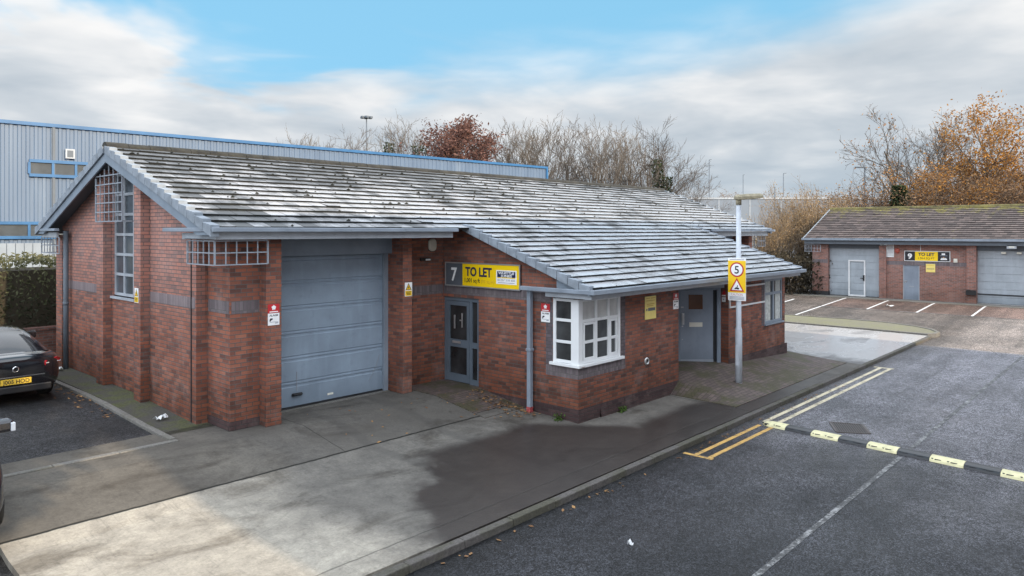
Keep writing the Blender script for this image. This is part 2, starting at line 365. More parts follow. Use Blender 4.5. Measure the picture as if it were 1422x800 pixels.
M['earth'] = mossy('earth', (.1, .09, .07), (.06, .07, .03), (.1, .11, .05))
M['kerb'] = mossy('kerb', (.2, .19, .175), (.1, .095, .08), (.16, .15, .12))
M['kerb_road'] = mossy('kerb_road', (.12, .108, .1), (.05, .048, .035), (.085, .08, .05))
def line_paint(name, col, wear=.5):
    m, nt, b = newmat(name)
    p = nt.pos(); n = nt.noise(p, 18, 6, .8); n2 = nt.noise(p, 2.5, 4)
    k = nt.mapr(nt.math('ADD', n, nt.math('MULTIPLY', n2, .5)), wear, wear+.22, 0, 1)
    c = nt.mix(k, (.06, .06, .062), col)
    setb(nt, b, Base_Color=c, Roughness=.7); return m
M['line_yellow'] = line_paint('line_yellow', (.55, .33, .09), .56)
M['line_cream'] = line_paint('line_cream', (.62, .54, .38), .54)
M['line_white'] = line_paint('line_white', (.6, .6, .6), .4)
M['line_faint'] = line_paint('line_faint', (.4, .4, .4), .72)
M['hump_yellow'] = plain('hump_yellow', (.72, .67, .4), .55, .14, 8, dirt=(.3, .27, .15))
M['hump_black'] = plain('hump_black', (.022, .023, .027), .35, .2, 8)
M['iron'] = plain('iron', (.085, .07, .064), .5, .2, 12)
M['car_black'] = plain('car_black', (.008, .008, .011), .12, .1, 1, coat=1.0)
M['car_blue'] = plain('car_blue', (.01, .014, .024), .12, .1, 1, coat=1.0)
M['tail_red'] = plain('tail_red', (.35, .012, .02), .15, .1, 4, coat=1.0)
M['rubber'] = plain('rubber', (.015, .015, .015), .8, .2)
M['chrome'] = plain('chrome', (.6, .6, .62), .15, .05, metallic=1)
M['lens_clear'] = plain('lens_clear', (.7, .72, .75), .1, .05)

def leafmat(name, cols, rough=.7, trans=.25):
    m, nt, b = newmat(name)
    at = nt.node('ShaderNodeAttribute', attribute_name='tile')
    c = nt.ramp(at.outputs['Fac'], [(i/(len(cols)-1), k) for i, k in enumerate(cols)])
    setb(nt, b, Base_Color=c, Roughness=rough)
    b.inputs['Specular IOR Level'].default_value = .2
    b.inputs['Subsurface Weight'].default_value = 0.0
    tr = nt.node('ShaderNodeBsdfTranslucent'); nt.put(tr.inputs[0], c)
    mx = nt.node('ShaderNodeMixShader'); mx.inputs[0].default_value = trans
    nt.l.new(b.outputs[0], mx.inputs[1]); nt.l.new(tr.outputs[0], mx.inputs[2])
    nt.l.new(mx.outputs[0], m.node_tree.nodes['Material Output'].inputs[0])
    return m
M['twig'] = leafmat('twig', [(.11, .095, .082), (.18, .155, .13), (.25, .21, .175)], .9, 0)
M['twig_dark'] = leafmat('twig_dark', [(.07, .058, .05), (.12, .1, .085), (.17, .14, .12)], .9, 0)
M['twig_tan'] = leafmat('twig_tan', [(.15, .11, .075), (.24, .18, .12), (.31, .23, .155)], .9, 0)
M['leaf_rust'] = leafmat('leaf_rust', [(.085, .042, .034), (.15, .075, .058), (.21, .11, .085)])
M['leaf_orange'] = leafmat('leaf_orange', [(.19, .08, .025), (.33, .15, .035), (.48, .24, .05), (.36, .17, .05)])
M['leaf_brown'] = leafmat('leaf_brown', [(.1, .06, .04), (.19, .115, .065), (.27, .17, .09)])
M['leaf_yellow'] = leafmat('leaf_yellow', [(.22, .145, .08), (.32, .215, .105), (.4, .28, .14), (.28, .18, .11)])
M['leaf_ivy'] = leafmat('leaf_ivy', [(.015, .022, .012), (.03, .045, .018), (.06, .075, .03)])
M['leaf_hedge'] = leafmat('leaf_hedge', [(.03, .034, .02), (.055, .06, .03), (.09, .092, .045), (.125, .122, .065)])
M['leaf_dark'] = leafmat('leaf_dark', [(.03, .026, .02), (.06, .05, .035), (.1, .08, .05)])
M['leaf_weed'] = leafmat('leaf_weed', [(.05, .09, .02), (.1, .16, .04)])
M['leaf_litter'] = leafmat('leaf_litter', [(.12, .06, .03), (.24, .13, .06), (.34, .2, .09), (.18, .09, .05)], .8, 0)

# ------------------------------------------------------------------ mesh builder
SPLIT = {'soldier_course', 'quoin_strip', 'fascia', 'gutter', 'soffit', 'bargeboard', 'verge_cap', 'plinth', 'downpipe', 'lintel', 'handle', 'lock', 'clip', 'net_curtain', 'garage_door', 'rail', 'symbol', 'pier', 'wall', 'reflector_slot', 'text_line'}
class MB:
    def __init__(s): s.v = []; s.f = []; s.mi = []; s.t = []; s.sm = []
    def face(s, pts, mi=0, t=0.5, sm=False):
        i = len(s.v); s.v.extend([tuple(p) for p in pts]); s.f.append(tuple(range(i, i+len(pts)))); s.mi.append(mi); s.t.append(t); s.sm.append(sm)
    def idx(s, verts, faces, mi=0, t=.5, sm=False):
        o = len(s.v); s.v.extend([tuple(p) for p in verts])
        for f in faces: s.f.append(tuple(o+i for i in f)); s.mi.append(mi); s.t.append(t); s.sm.append(sm)
    def box(s, a, b, mi=0, t=.5):
        x0, y0, z0 = (min(a[i], b[i]) for i in range(3)); x1, y1, z1 = (max(a[i], b[i]) for i in range(3))
        v = [(x0,y0,z0),(x1,y0,z0),(x1,y1,z0),(x0,y1,z0),(x0,y0,z1),(x1,y0,z1),(x1,y1,z1),(x0,y1,z1)]
        s.idx(v, [(0,3,2,1),(4,5,6,7),(0,1,5,4),(1,2,6,5),(2,3,7,6),(3,0,4,7)], mi, t); return s
    def prism(s, poly, axis, a, b, mi=0, t=.5):
        """poly: 2D points; axis 'x': (y,z) 'y': (x,z) 'z': (x,y)"""
        def P(q, k): return {'x': (k, q[0], q[1]), 'y': (q[0], k, q[1]), 'z': (q[0], q[1], k)}[axis]
        n = len(poly); v = [P(q, a) for q in poly] + [P(q, b) for q in poly]
        f = [tuple(range(n))[::-1], tuple(range(n, 2*n))] + [(i, (i+1) % n, n+(i+1) % n, n+i) for i in range(n)]
        s.idx(v, f, mi, t); return s
    def bar(s, p, q, w, h=None, mi=0, t=.5):
        """square bar from p to q"""
        h = h or w; p = Vector(p); q = Vector(q); d = (q-p).normalized()
        up = Vector((0,0,1)) if abs(d.z) < .9 else Vector((0,1,0))
        a = d.cross(up).normalized(); c = a.cross(d).normalized(); a *= w/2; c *= h/2
        v = [p-a-c, p+a-c, p+a+c, p-a+c, q-a-c, q+a-c, q+a+c, q-a+c]
        s.idx(v, [(0,1,2,3),(7,6,5,4),(0,4,5,1),(1,5,6,2),(2,6,7,3),(3,7,4,0)], mi, t); return s
    def tube(s, pts, rads, n=8, mi=0, t=.5, cap=True, sm=True):
        rings = []; o = len(s.v)
        for i, p in enumerate(pts):
            p = Vector(p); d = (Vector(pts[min(i+1, len(pts)-1)]) - Vector(pts[max(i-1, 0)]))
            if d.length < 1e-9: d = Vector((0,0,1))
            d.normalize(); up = Vector((1,0,0)) if abs(d.x) < .8 else Vector((0,1,0))
            a = d.cross(up).normalized(); c = d.cross(a)
            for k in range(n):
                an = 2*math.pi*k/n; s.v.append(tuple(p + (a*math.cos(an)+c*math.sin(an))*rads[i]))
        for i in range(len(pts)-1):
            for k in range(n):
                s.f.append((o+i*n+k, o+i*n+(k+1) % n, o+(i+1)*n+(k+1) % n, o+(i+1)*n+k)); s.mi.append(mi); s.t.append(t); s.sm.append(sm)
        if cap:
            for r in (0, len(pts)-1):
                s.f.append(tuple(o+r*n+k for k in range(n))); s.mi.append(mi); s.t.append(t); s.sm.append(False)
        return s
    def lathe(s, prof, axis_o, n=24, mi=0, axis='z', sm=True):
        ox, oy, oz = axis_o; o = len(s.v)
        for r, h in prof:
            for k in range(n):
                a = 2*math.pi*k/n; c, d = r*math.cos(a), r*math.sin(a)
                s.v.append({'z': (ox+c, oy+d, oz+h), 'y': (ox+c, oy+h, oz+d), 'x': (ox+h, oy+c, oz+d)}[axis])
        for i in range(len(prof)-1):
            for k in range(n):
                s.f.append((o+i*n+k, o+i*n+(k+1) % n, o+(i+1)*n+(k+1) % n, o+(i+1)*n+k)); s.mi.append(mi); s.t.append(.5); s.sm.append(sm)
        return s
    def clusters(s, gap=.02):
        """separate bodies of this mesh, touching ones kept together"""
        par = list(range(len(s.v)))
        def find(i):
            while par[i] != i: par[i] = par[par[i]]; i = par[i]
            return i
        for f in s.f:
            r = find(f[0])
            for k in f[1:]: par[find(k)] = r
        isl = {}
        for i, f in enumerate(s.f): isl.setdefault(find(f[0]), []).append(i)
        bx = []
        for k, fs in isl.items():
            vs = {j for i in fs for j in s.f[i]}
            bx.append([[min(s.v[j][a] for j in vs)-gap/2 for a in range(3)], [max(s.v[j][a] for j in vs)+gap/2 for a in range(3)], fs])
        out = []
        while bx:
            cur = bx.pop(); ch = True
            grp = [cur]
            i = 0
            while i < len(grp):
                g_ = grp[i]; keep = []
                for b in bx:
                    if all(b[0][a] <= g_[1][a] and b[1][a] >= g_[0][a] for a in range(3)): grp.append(b)
                    else: keep.append(b)
                bx = keep; i += 1
            m = MB()
            for g_ in grp:
                for i in g_[2]: m.face([s.v[j] for j in s.f[i]], s.mi[i], s.t[i], s.sm[i])
            out.append(m)
        return out
    def build(s, name, mats, parent=None, recalc=True, bevel=0.0, local=False):
        if name in SPLIT and parent is not None:
            cl = s.clusters()
            if len(cl) > 1:
                for m in cl: bm_o = m._build(name, mats, parent, recalc, bevel, local)
                return bm_o
        return s._build(name, mats, parent, recalc, bevel, local)
    def _build(s, name, mats, parent=None, recalc=True, bevel=0.0, local=False):
        off = Vector((0,0,0))
        if parent is not None and not local:
            q = parent
            while q is not None: off += q.location; q = q.parent
        me = bpy.data.meshes.new(name)
        me.from_pydata([tuple(Vector(p)-off) for p in s.v], [], s.f)
        mats = mats if isinstance(mats, (list, tuple)) else [mats]
        for m in mats: me.materials.append(m)
        me.polygons.foreach_set('material_index', s.mi)
        me.polygons.foreach_set('use_smooth', s.sm)
        a = me.attributes.new('tile', 'FLOAT', 'FACE'); a.data.foreach_set('value', s.t)
        me.update()
        if recalc:
            bm = bmesh.new(); bm.from_mesh(me); bmesh.ops.remove_doubles(bm, verts=bm.verts, dist=1e-5) if name in SPLIT else None; bmesh.ops.recalc_face_normals(bm, faces=bm.faces); bm.to_mesh(me); bm.free(); me.update()
        uvl = me.uv_layers.new(name='UVMap'); dat = [0.0]*(2*len(me.loops)); vs = me.vertices
        for p in me.polygons:
            n = p.normal; up = abs(n.z) > .75
            h = math.hypot(n.x, n.y) or 1; tx, ty = -n.y/h, n.x/h
            if abs(tx) > abs(ty):
                if tx < 0: tx, ty = -tx, -ty
            elif ty < 0: tx, ty = -tx, -ty
            for li in p.loop_indices:
                co = vs[me.loops[li].vertex_index].co + off
                if up: dat[2*li], dat[2*li+1] = co.x, co.y
                else: dat[2*li], dat[2*li+1] = co.x*tx+co.y*ty, co.z
        uvl.data.foreach_set('uv', dat)
        o = bpy.data.objects.new(name, me); COL.objects.link(o)
        if parent is not None: o.parent = parent
        if bevel:
            md = o.modifiers.new('bevel', 'BEVEL'); md.width = bevel; md.segments = 2; md.limit_method = 'ANGLE'
        return o

def tag(o, label=None, cat=None, group=None, kind=None):
    if label: o['label'] = label
    if cat: o['category'] = cat
    if group: o['group'] = group
    if kind: o['kind'] = kind
    return o
def thing(name, label, cat, loc=(0,0,0), rz=0, group=None):
    o = bpy.data.objects.new(name, None); COL.objects.link(o); o.empty_display_size = .2
    o.location = loc; o.rotation_euler = (0,0,rz)
    return tag(o, label, cat, group)
def copy_tree(o, parent=None):
    c = o.copy(); COL.objects.link(c); c.parent = parent
    for ch in list(o.children): copy_tree(ch, c)
    return c

def text(s, h, mat, parent, x, z, y=-.003, width=None, bold=0.0, align='LEFT', name='lettering', ext=.0015):
    """flat lettering on a sign that faces local -y; x,z lower left (or centre) of the text"""
    cu = bpy.data.curves.new('t', 'FONT'); cu.body = s; cu.size = h/.7; cu.offset = bold*h; cu.extrude = ext; cu.resolution_u = 3
    t = bpy.data.objects.new('t', cu); COL.objects.link(t)
    dg = bpy.context.evaluated_depsgraph_get(); me = bpy.data.meshes.new_from_object(t.evaluated_get(dg)); bpy.data.objects.remove(t); bpy.data.curves.remove(cu)
    xs = [v.co.x for v in me.vertices]; x0, x1 = min(xs), max(xs); k = (width/(x1-x0)) if width else 1
    for v in me.vertices:
        px = (v.co.x-x0)*k - ((x1-x0)*k/2 if align == 'CENTER' else 0)
        v.co = Vector((x+px, y-v.co.z, z+v.co.y))
    me.name = name; me.materials.clear(); me.materials.append(mat)
    a = me.attributes.new('tile', 'FLOAT', 'FACE')
    o = bpy.data.objects.new(name, me); COL.objects.link(o); o.parent = parent; return o
def slab(name, mat, parent, x0, x1, z0, z1, y0, y1):
    return MB().box((x0, y0, z0), (x1, y1, z1)).build(name, mat, parent, local=True)
def polyplate(name, mat, parent, pts, y0, y1):
    return MB().prism(pts, 'y', y0, y1).build(name, mat, parent, local=True)

# ------------------------------------------------------------------ ground
def pl(x, pts):
    if x <= pts[0][0]: return pts[0][1]
    for (a, p), (b, q) in zip(pts, pts[1:]):
        if x <= b: return p+(q-p)*(x-a)/(b-a)
    return pts[-1][1]
ZT = [(6.8, -.47), (9, -.43), (10.2, -.37), (11.95, -.1), (13.2, -.03), (16.5, .12)]
ZA = [(6.9, -.375), (9, -.335), (10.2, -.28), (11.95, -.012), (13.3, .0), (16.5, .15)]
def farw(x): return pl(x, [(22, 0), (27, 1)])
def ztar(x, y):
    w = farw(x); far = pl(x, [(31, -.47), (42, -.16)])
    return pl(y, ZT)*(1-w)+far*w
def zap(x, y):
    w = pl(x, [(23, 0), (27, 1)]); return pl(y, ZA)*(1-w) + w*pl(y, [(6.9, -.375), (9, -.36), (14, -.35)])
def zramp(x, y):
    rx = pl(x, [(15.45, .0), (15.9, .85), (16.6, 1), (18.6, 1), (22.6, .35)]); ry = pl(y, [(7.3, 0), (9.15, 1)])
    return zap(x, y)*1 + .012 + rx*ry*(.325 if y < 9.3 else .325)
XB = [2.3, 15.45, 15.9, 16.6, 18.6, 22, 22.6, 23, 27, 31, 42]; YB = [6.8, 6.9, 7.3, 9, 9.15, 10.2, 11.95, 13.2, 13.3, 14, 16.5]
def lines(a, b, step, br):
    n = max(1, int(round((b-a)/step))); s = {round(a+(b-a)*i/n, 4) for i in range(n+1)} | {q for q in br if a < q < b}
    return sorted(s)
def sheet(name, x0, x1, y0, y1, fz, mat, dz=0.0, step=.7, skirt=0.0, clip=None):
    xs = lines(x0, x1, step, XB); ys = lines(y0, y1, step, YB); m = MB()
    nx, ny = len(xs), len(ys)
    vs = [(x, y, fz(x, y)+dz) for y in ys for x in xs]; fs = []
    for j in range(ny-1):
        for i in range(nx-1):
            if clip and not clip((xs[i]+xs[i+1])/2, (ys[j]+ys[j+1])/2): continue
            fs.append((j*nx+i, j*nx+i+1, (j+1)*nx+i+1, (j+1)*nx+i))
    m.idx(vs, fs)
    if skirt:
        for i in range(nx-1):
            for y in (y0, y1): m.face([(xs[i], y, fz(xs[i], y)+dz), (xs[i+1], y, fz(xs[i+1], y)+dz), (xs[i+1], y, fz(xs[i+1], y)+dz-skirt), (xs[i], y, fz(xs[i], y)+dz-skirt)])
        for j in range(ny-1):
            for x in (x0, x1): m.face([(x, ys[j], fz(x, ys[j])+dz), (x, ys[j+1], fz(x, ys[j+1])+dz), (x, ys[j+1], fz(x, ys[j+1])+dz-skirt), (x, ys[j], fz(x, ys[j])+dz-skirt)])
    o = m.build(name, mat, recalc=False); o['kind'] = 'structure'; return o
g = MB(); g.face([(-1500, -1500, -.62), (1500, -1500, -.62), (1500, 1500, -.62), (-1500, 1500, -.62)])
tag(g.build('ground', M['earth'], recalc=False), kind='structure')
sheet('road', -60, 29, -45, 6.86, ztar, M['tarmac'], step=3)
sheet('road_junction', 29, 39.0, -45, 45, ztar, M['tarmac_far'], step=3)
sheet('road_junction', 39.0, 70, -45, 45, ztar, M['tarmac_far'], step=3)
sheet('car_park', -60, 29, 6.86, 31, ztar, M['tarmac_lot'], step=2)
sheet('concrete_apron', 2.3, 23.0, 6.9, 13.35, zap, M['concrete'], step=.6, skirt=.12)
sheet('concrete_slab', 23.0, 31.0, 6.9, 14.5, zap, M['wet_slab'], step=.6, skirt=.12)
sheet('block_paving', 15.45, 22.9, 7.3, 10.3, zramp, M['paving'], step=.3, skirt=.35)
sheet('block_paving', 10.6, 11.9, 10.45, 13.1, zap, M['paving'], .012, .3, skirt=.06, clip=lambda x, y: y > 10.9 - .35*(x-10.6))
sheet('path', 5.32, 6.6, 13.1, 23.5, zap, M['path'], .0, .4, skirt=.1, clip=lambda x, y: not (x > 6.05 and y < 13.0))
sheet('path', -4, 5.32, 20.9, 23.5, zap, M['path'], .0, .6, skirt=.1)
# kerbs: rows of stones, one structure each
def kerb_run(name, pts, w, h, fz, mat, stone=.915, gap=.008):
    m = MB()
    for (a, b) in zip(pts, pts[1:]):
        a = Vector(a); b = Vector(b); L = (b-a).length; n = max(1, int(L/stone)); d = (b-a)/L; nn = Vector((-d.y, d.x))
        for i in range(n):
            p = a+d*(L*i/n+gap/2); q = a+d*(L*(i+1)/n-gap/2)
            zp, zq = fz(p.x, p.y)+random.uniform(-.004, .004), fz(q.x, q.y)+random.uniform(-.004, .004)
            c = [p, q, q+nn*w, p+nn*w]; zz = [zp, zq, zq, zp]
            m.idx([(k.x, k.y, z+h) for k, z in zip(c, zz)]+[(k.x, k.y, z-.25) for k, z in zip(c, zz)], [(0,1,2,3), (0,4,5,1), (1,5,6,2), (2,6,7,3), (3,7,4,0)])
    o = m.build(name, mat); o['kind'] = 'structure'
    md = o.modifiers.new('b', 'BEVEL'); md.width = .012; md.segments = 2; md.limit_method = 'ANGLE'
    return o
kerb_run('kerb', [(-12, 6.66), (24, 6.78), (30.9, 6.80)], .13, 0, lambda x, y: -.37, M['kerb_road'])
kerb_run('kerb', [(5.33, 12.75), (5.22, 20.9)], .11, .03, lambda x, y: zap(x, y), M['kerb'])
kerb_run('kerb', [(-6, 12.62), (5.33, 12.62)], .12, .022, lambda x, y: zap(x, y), M['kerb'])
# grass island at the end of the slab
isl = [(31.05, 6.95), (31.3, 6.72), (31.8, 6.7), (32.4, 7.05), (32.9, 7.7), (33.35, 8.8), (33.5, 10.5), (33.4, 12.5), (33.3, 14.6)]
m = MB(); top = [(x, y, ztar(x, y)+.14) for x, y in isl]+[(31.05, 14.6, ztar(31, 14)+.14)]
m.face(top); o = m.build('verge', M['verge_grass'], recalc=False); o['kind'] = 'structure'
ki = [(31.05, 14.6)] + isl
kerb_run('kerb', ki, .13, .165, ztar, M['kerb'])
# markings
def mark(name, x0, x1, y0, y1, mat, dz=.004, fz=ztar, skew=0.0):
    m = MB(); n = max(1, int((x1-x0)/2)) if (x1-x0) > (y1-y0) else 1; ny = 1 if (x1-x0) > (y1-y0) else max(1, int((y1-y0)/2))
    xs = lines(x0, x1, 2, XB); ys = lines(y0, y1, 2, YB)
    for i in range(len(xs)-1):
        for j in range(len(ys)-1):
            P = lambda x, y: (x, y+skew*(x-x0), fz(x, y)+dz)
            m.face([P(xs[i], ys[j]), P(xs[i+1], ys[j]), P(xs[i+1], ys[j+1]), P(xs[i], ys[j+1])])
    o = m.build(name, mat, recalc=False); o['kind'] = 'structure'
mark('double_yellow_line', 12.0, 14.75, 6.12, 6.21, M['line_yellow']); mark('double_yellow_line', 12.0, 14.75, 6.39, 6.48, M['line_yellow'])
mark('double_yellow_line', 11.9, 12.0, 6.08, 6.66, M['line_yellow'])
mark('double_yellow_line', 15.05, 23.3, 6.16, 6.26, M['line_cream']); mark('double_yellow_line', 15.05, 23.3, 6.42, 6.52, M['line_cream'])
mark('double_yellow_line', 23.3, 23.42, 6.12, 6.66, M['line_cream'])
mark('centre_line', 4.0, 14.35, 3.61, 3.69, M['line_faint']); mark('centre_line', 14.75, 30.0, 3.61, 3.69, M['line_faint'])
sheet('parking_bay', 38.3, 42.6, -3, 13.6, ztar, M['tarmac_bay'], .006, 1.5)
sheet('footway', 42.6, 44.3, -3, 18, ztar, M['kerb'], .03, 1.5, skirt=.05)
mark('bay_line', 38.2, 38.32, -3, 13.6, M['line_faint'], .012)
for y, xa in ((13.15, 32.6), (11.2, 38.3), (9.0, 38.3), (6.75, 38.3), (4.4, 38.3), (2.0, 38.3), (-.4, 38.3)):
    mark('bay_line', xa, 42.6, y, y+.1, M['line_white'], .012, skew=.04)
mark('bay_line', 34.5, 40.5, 15.4, 15.53, M['line_white'], .012, skew=.04)

# ------------------------------------------------------------------ unit 7
RZ, RY = 5.42, 16.9; SL = .3575
GX0, GX1 = 5.58, 28.35
def rz(y): return RZ - SL*abs(y-RY)
unit = thing('brick_unit', 'long red brick workshop unit with grey roller shutter, tiled roof and low lean-to front', 'industrial unit', (12, 13.2, 0))
W = MB()
def wall_y(x0, x1, y, z0, z1, holes=(), depth=.22, mb=W):     # faces -Y
    wall_gen(lambda u, d, z: (u, y+d, z), x0, x1, z0, z1, holes, depth, mb)
def wall_x(y0, y1, x, z0, z1, holes=(), depth=.22, mb=W):     # faces -X
    wall_gen(lambda u, d, z: (x+d, u, z), y0, y1, z0, z1, holes, depth, mb)
def wall_gen(P, u0, u1, z0, z1, holes, depth, mb):
    us = sorted({u0, u1} | {h[0] for h in holes} | {h[1] for h in holes}); zs = sorted({z0, z1} | {h[2] for h in holes} | {h[3] for h in holes})
    us = [u for u in us if u0 <= u <= u1]; zs = [z for z in zs if z0 <= z <= z1]
    for a, b in zip(us, us[1:]):
        for c, d in zip(zs, zs[1:]):
            mu, mz = (a+b)/2, (c+d)/2
            if any(h[0] < mu < h[1] and h[2] < mz < h[3] for h in holes): continue
            mb.face([P(a, 0, c), P(b, 0, c), P(b, 0, d), P(a, 0, d)])
    for h in holes:
        a, b, c, d = h[:4]
        if len(h) < 5: mb.face([P(a, 0, c), P(a, depth, c), P(a, depth, d), P(a, 0, d)])
        mb.face([P(b, 0, c), P(b, depth, c), P(b, depth, d), P(b, 0, d)])
        mb.face([P(a, 0, c), P(b, 0, c), P(b, depth, c), P(a, depth, c)]); mb.face([P(a, 0, d), P(b, 0, d), P(b, depth, d), P(a, depth, d)])
G = 5.98
# gable: rectangular part with window opening, then the triangle as strips
WIN = (15.95, 17.62, 2.15, 4.95)
wall_x(13.42, 21.05, G, -.5, 2.15)
wall_x(13.42, 15.95, G, 2.15, 3.62); wall_x(17.62, 21.05, G, 2.15, 3.62)
def tri(y0, y1, zb):
    W.face([(G, y0, zb), (G, y1, zb), (G, y1, rz(y1)-.16), (G, y0, rz(y0)-.16)])
tri(12.6, 15.95, 3.62); tri(17.62, 21.2, 3.62)
W.face([(G, 15.95, 4.9), (G, RY, 4.9), (G, RY, rz(RY)-.16), (G, 15.95, rz(15.95)-.16)]); W.face([(G, RY, 4.9), (G, 17.62, 4.9), (G, 17.62, rz(17.62)-.16), (G, RY, rz(RY)-.16)])
for a in (15.95, 17.62): W.face([(G, a, 2.15), (G+.12, a, 2.15), (G+.12, a, 4.9), (G, a, 4.9)])
W.face([(G, 15.95, 2.15), (G+.12, 15.95, 2.15), (G+.12, 17.62, 2.15), (G, 17.62, 2.15)])
# piers beside the gable window
for a, b in ((15.55, 15.9), (17.68, 18.1)):
    zt = min(rz(a), rz(b))-.17
    W.prism([(a, -.4), (b, -.4), (b, rz(b)-.17), (a, rz(a)-.17)], 'x', 5.79, G-.002)
# rear corner pier and front stepped corner
W.box((5.84, 20.75, -.4), (6.2, 21.2, 3.5))
W.face([(G, 13.42, -.5), (6.2, 13.42, -.5), (6.2, 13.42, 3.55), (G, 13.42, 3.55)])
wall_x(12.55, 13.42, 6.2, -.5, 3.55)
wall_y(6.2, 6.78, 12.55, -.5, 3.55)
W.box((6.78, 12.32, -.5), (7.09, 13.3, 3.45))
W.box((10.2, 12.6, -.5), (10.46, 13.3, 3.45))
wall_y(10.46, 11.85, 13.1, -.5, 3.8)
# side wall of the lean-to (faces -X) with glazed door opening and corner window opening
TX = 11.85
DOOR = (11.88, 13.08, -.02, 2.02)
wall_x(9.0, 13.1, TX, -.6, 2.16, [DOOR, (8.9, 9.67, .82, 2.2, 1)], .12)
wall_x(9.67, 13.1, TX, 2.16, 2.34)
def lt(y): return 3.79 - .363*(12.27-y)      # lean-to roof underside reference
W.face([(TX, 9.0, 2.34), (TX, 13.1, 2.34), (TX, 13.1, 3.75), (TX, 12.3, lt(12.3)-.1), (TX, 9.0, lt(9.0)-.1)])
# lean-to front wall (faces -Y) with corner window, angled porch and far window
FY = 9.0
wall_y(TX, 15.9, FY, -.6, 2.3, [(11.8, 13.37, .82, 2.2, 1)], .12)
W.face([(15.9, FY, -.6), (15.9, 10.1, -.6), (15.9, 10.1, 2.3), (15.9, FY, 2.3)])
wall_y(15.9, 17.66, 10.1, -.6, 2.3)
W.face([(18.5, 9.2, -.6), (18.6, 9.2, -.6), (18.6, 9.2, 2.3), (18.5, 9.2, 2.3)])
W.face([(18.6, 9.2, -.6), (18.6, FY, -.6), (18.6, FY, 2.3), (18.6, 9.2, 2.3)])
wall_y(18.6, 22.46, FY, -.6, 2.3, [(20.95, 22.28, .83, 2.17)], .1)
W.face([(22.46, FY, -.6), (22.46, 13.1, -.6), (22.46, 13.1, 3.3), (22.46, 12.3, 3.3), (22.46, FY, 2.3)])
# main front wall to the right of the lean-to, corner piers, right gable, rear
wall_y(22.46, 24.1, 13.1, -.5, 3.55); W.box((23.9, 12.6, -.5), (24.2, 13.3, 3.45)); W.box((27.2, 12.32, -.5), (27.5, 13.3, 3.45))
wall_y(27.5, 27.95, 13.1, -.5, 3.5)
W.face([(27.95, 13.1, -.5), (27.95, 20.7, -.5), (27.95, 20.7, rz(20.7)-.16), (27.95, RY, RZ-.16), (27.95, 13.1, rz(13.1)-.16)])
W.face([(G, 21.05, -.5), (27.95, 21.05, -.5), (27.95, 21.05, 3.6), (G, 21.05, 3.6)])
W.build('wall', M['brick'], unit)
# brick bands and plinths, 4 mm proud
Bd = MB(); e = .004
def band_x(y0, y1, x, z0, z1, mb=Bd): mb.box((x-e, y0, z0), (x+.03, y1, z1))
def band_y(x0, x1, y, z0, z1, mb=Bd): mb.box((x0, y-e, z0), (x1, y+.03, z1))
band_x(13.46, 15.55, G, 2.145, 2.36); band_x(18.1, 20.7, G, 2.145, 2.36)
band_y(6.23, 6.77, 12.55, 2.1, 2.32); band_x(12.58, 13.4, 6.2, 2.1, 2.32)
band_y(10.47, 11.84, 13.1, 2.1, 2.31); band_x(9.7, 13.08, TX, 2.1, 2.31)
band_x(9.03, 9.86, TX, .56, .78); band_y(TX-.004, 13.56, FY, .56, .78)
band_y(24.2, 27.2, 13.1, 2.1, 2.3)
Bd.build('soldier_course', M['band'], unit)
Bq = MB(); band_x(9.68, 9.86, TX, .79, 2.09, Bq); band_y(13.38, 13.56, FY, .79, 2.16, Bq); band_y(20.74, 20.91, FY, .8, 2.16, Bq)
Bq.build('quoin_strip', brick_mat('quoin', [(.1, .085, .095), (.14, .115, .13), (.17, .14, .155)], mortar=(.09, .08, .08), bw=.18, bh=.075, stain=.1), unit)
Pl = MB()
Pl.box((TX-.008, 9.02, -.6), (TX+.02, 11.87, -.055)); Pl.box((TX-.008, 8.992, -.6), (15.9, 9.02, -.055)); Pl.box((18.61, 8.992, -.6), (22.63, 9.02, .1))
Pl.box((6.19, 12.54, -.3), (6.77, 12.56, .16)); Pl.box((6.19, 12.56, -.3), (6.21, 13.4, .16))
for k in range(3): Pl.box((12.6, 8.992-.012*(k+1), -.6), (15.9, 8.99, -.13-.075*k))
Pl.build('plinth', M['plinth'], unit)
# black movement joint on the gable
MB().box((G-.012, 13.60, -.3), (G+.01, 13.635, 3.55)).build('movement_joint', M['dark'], unit)

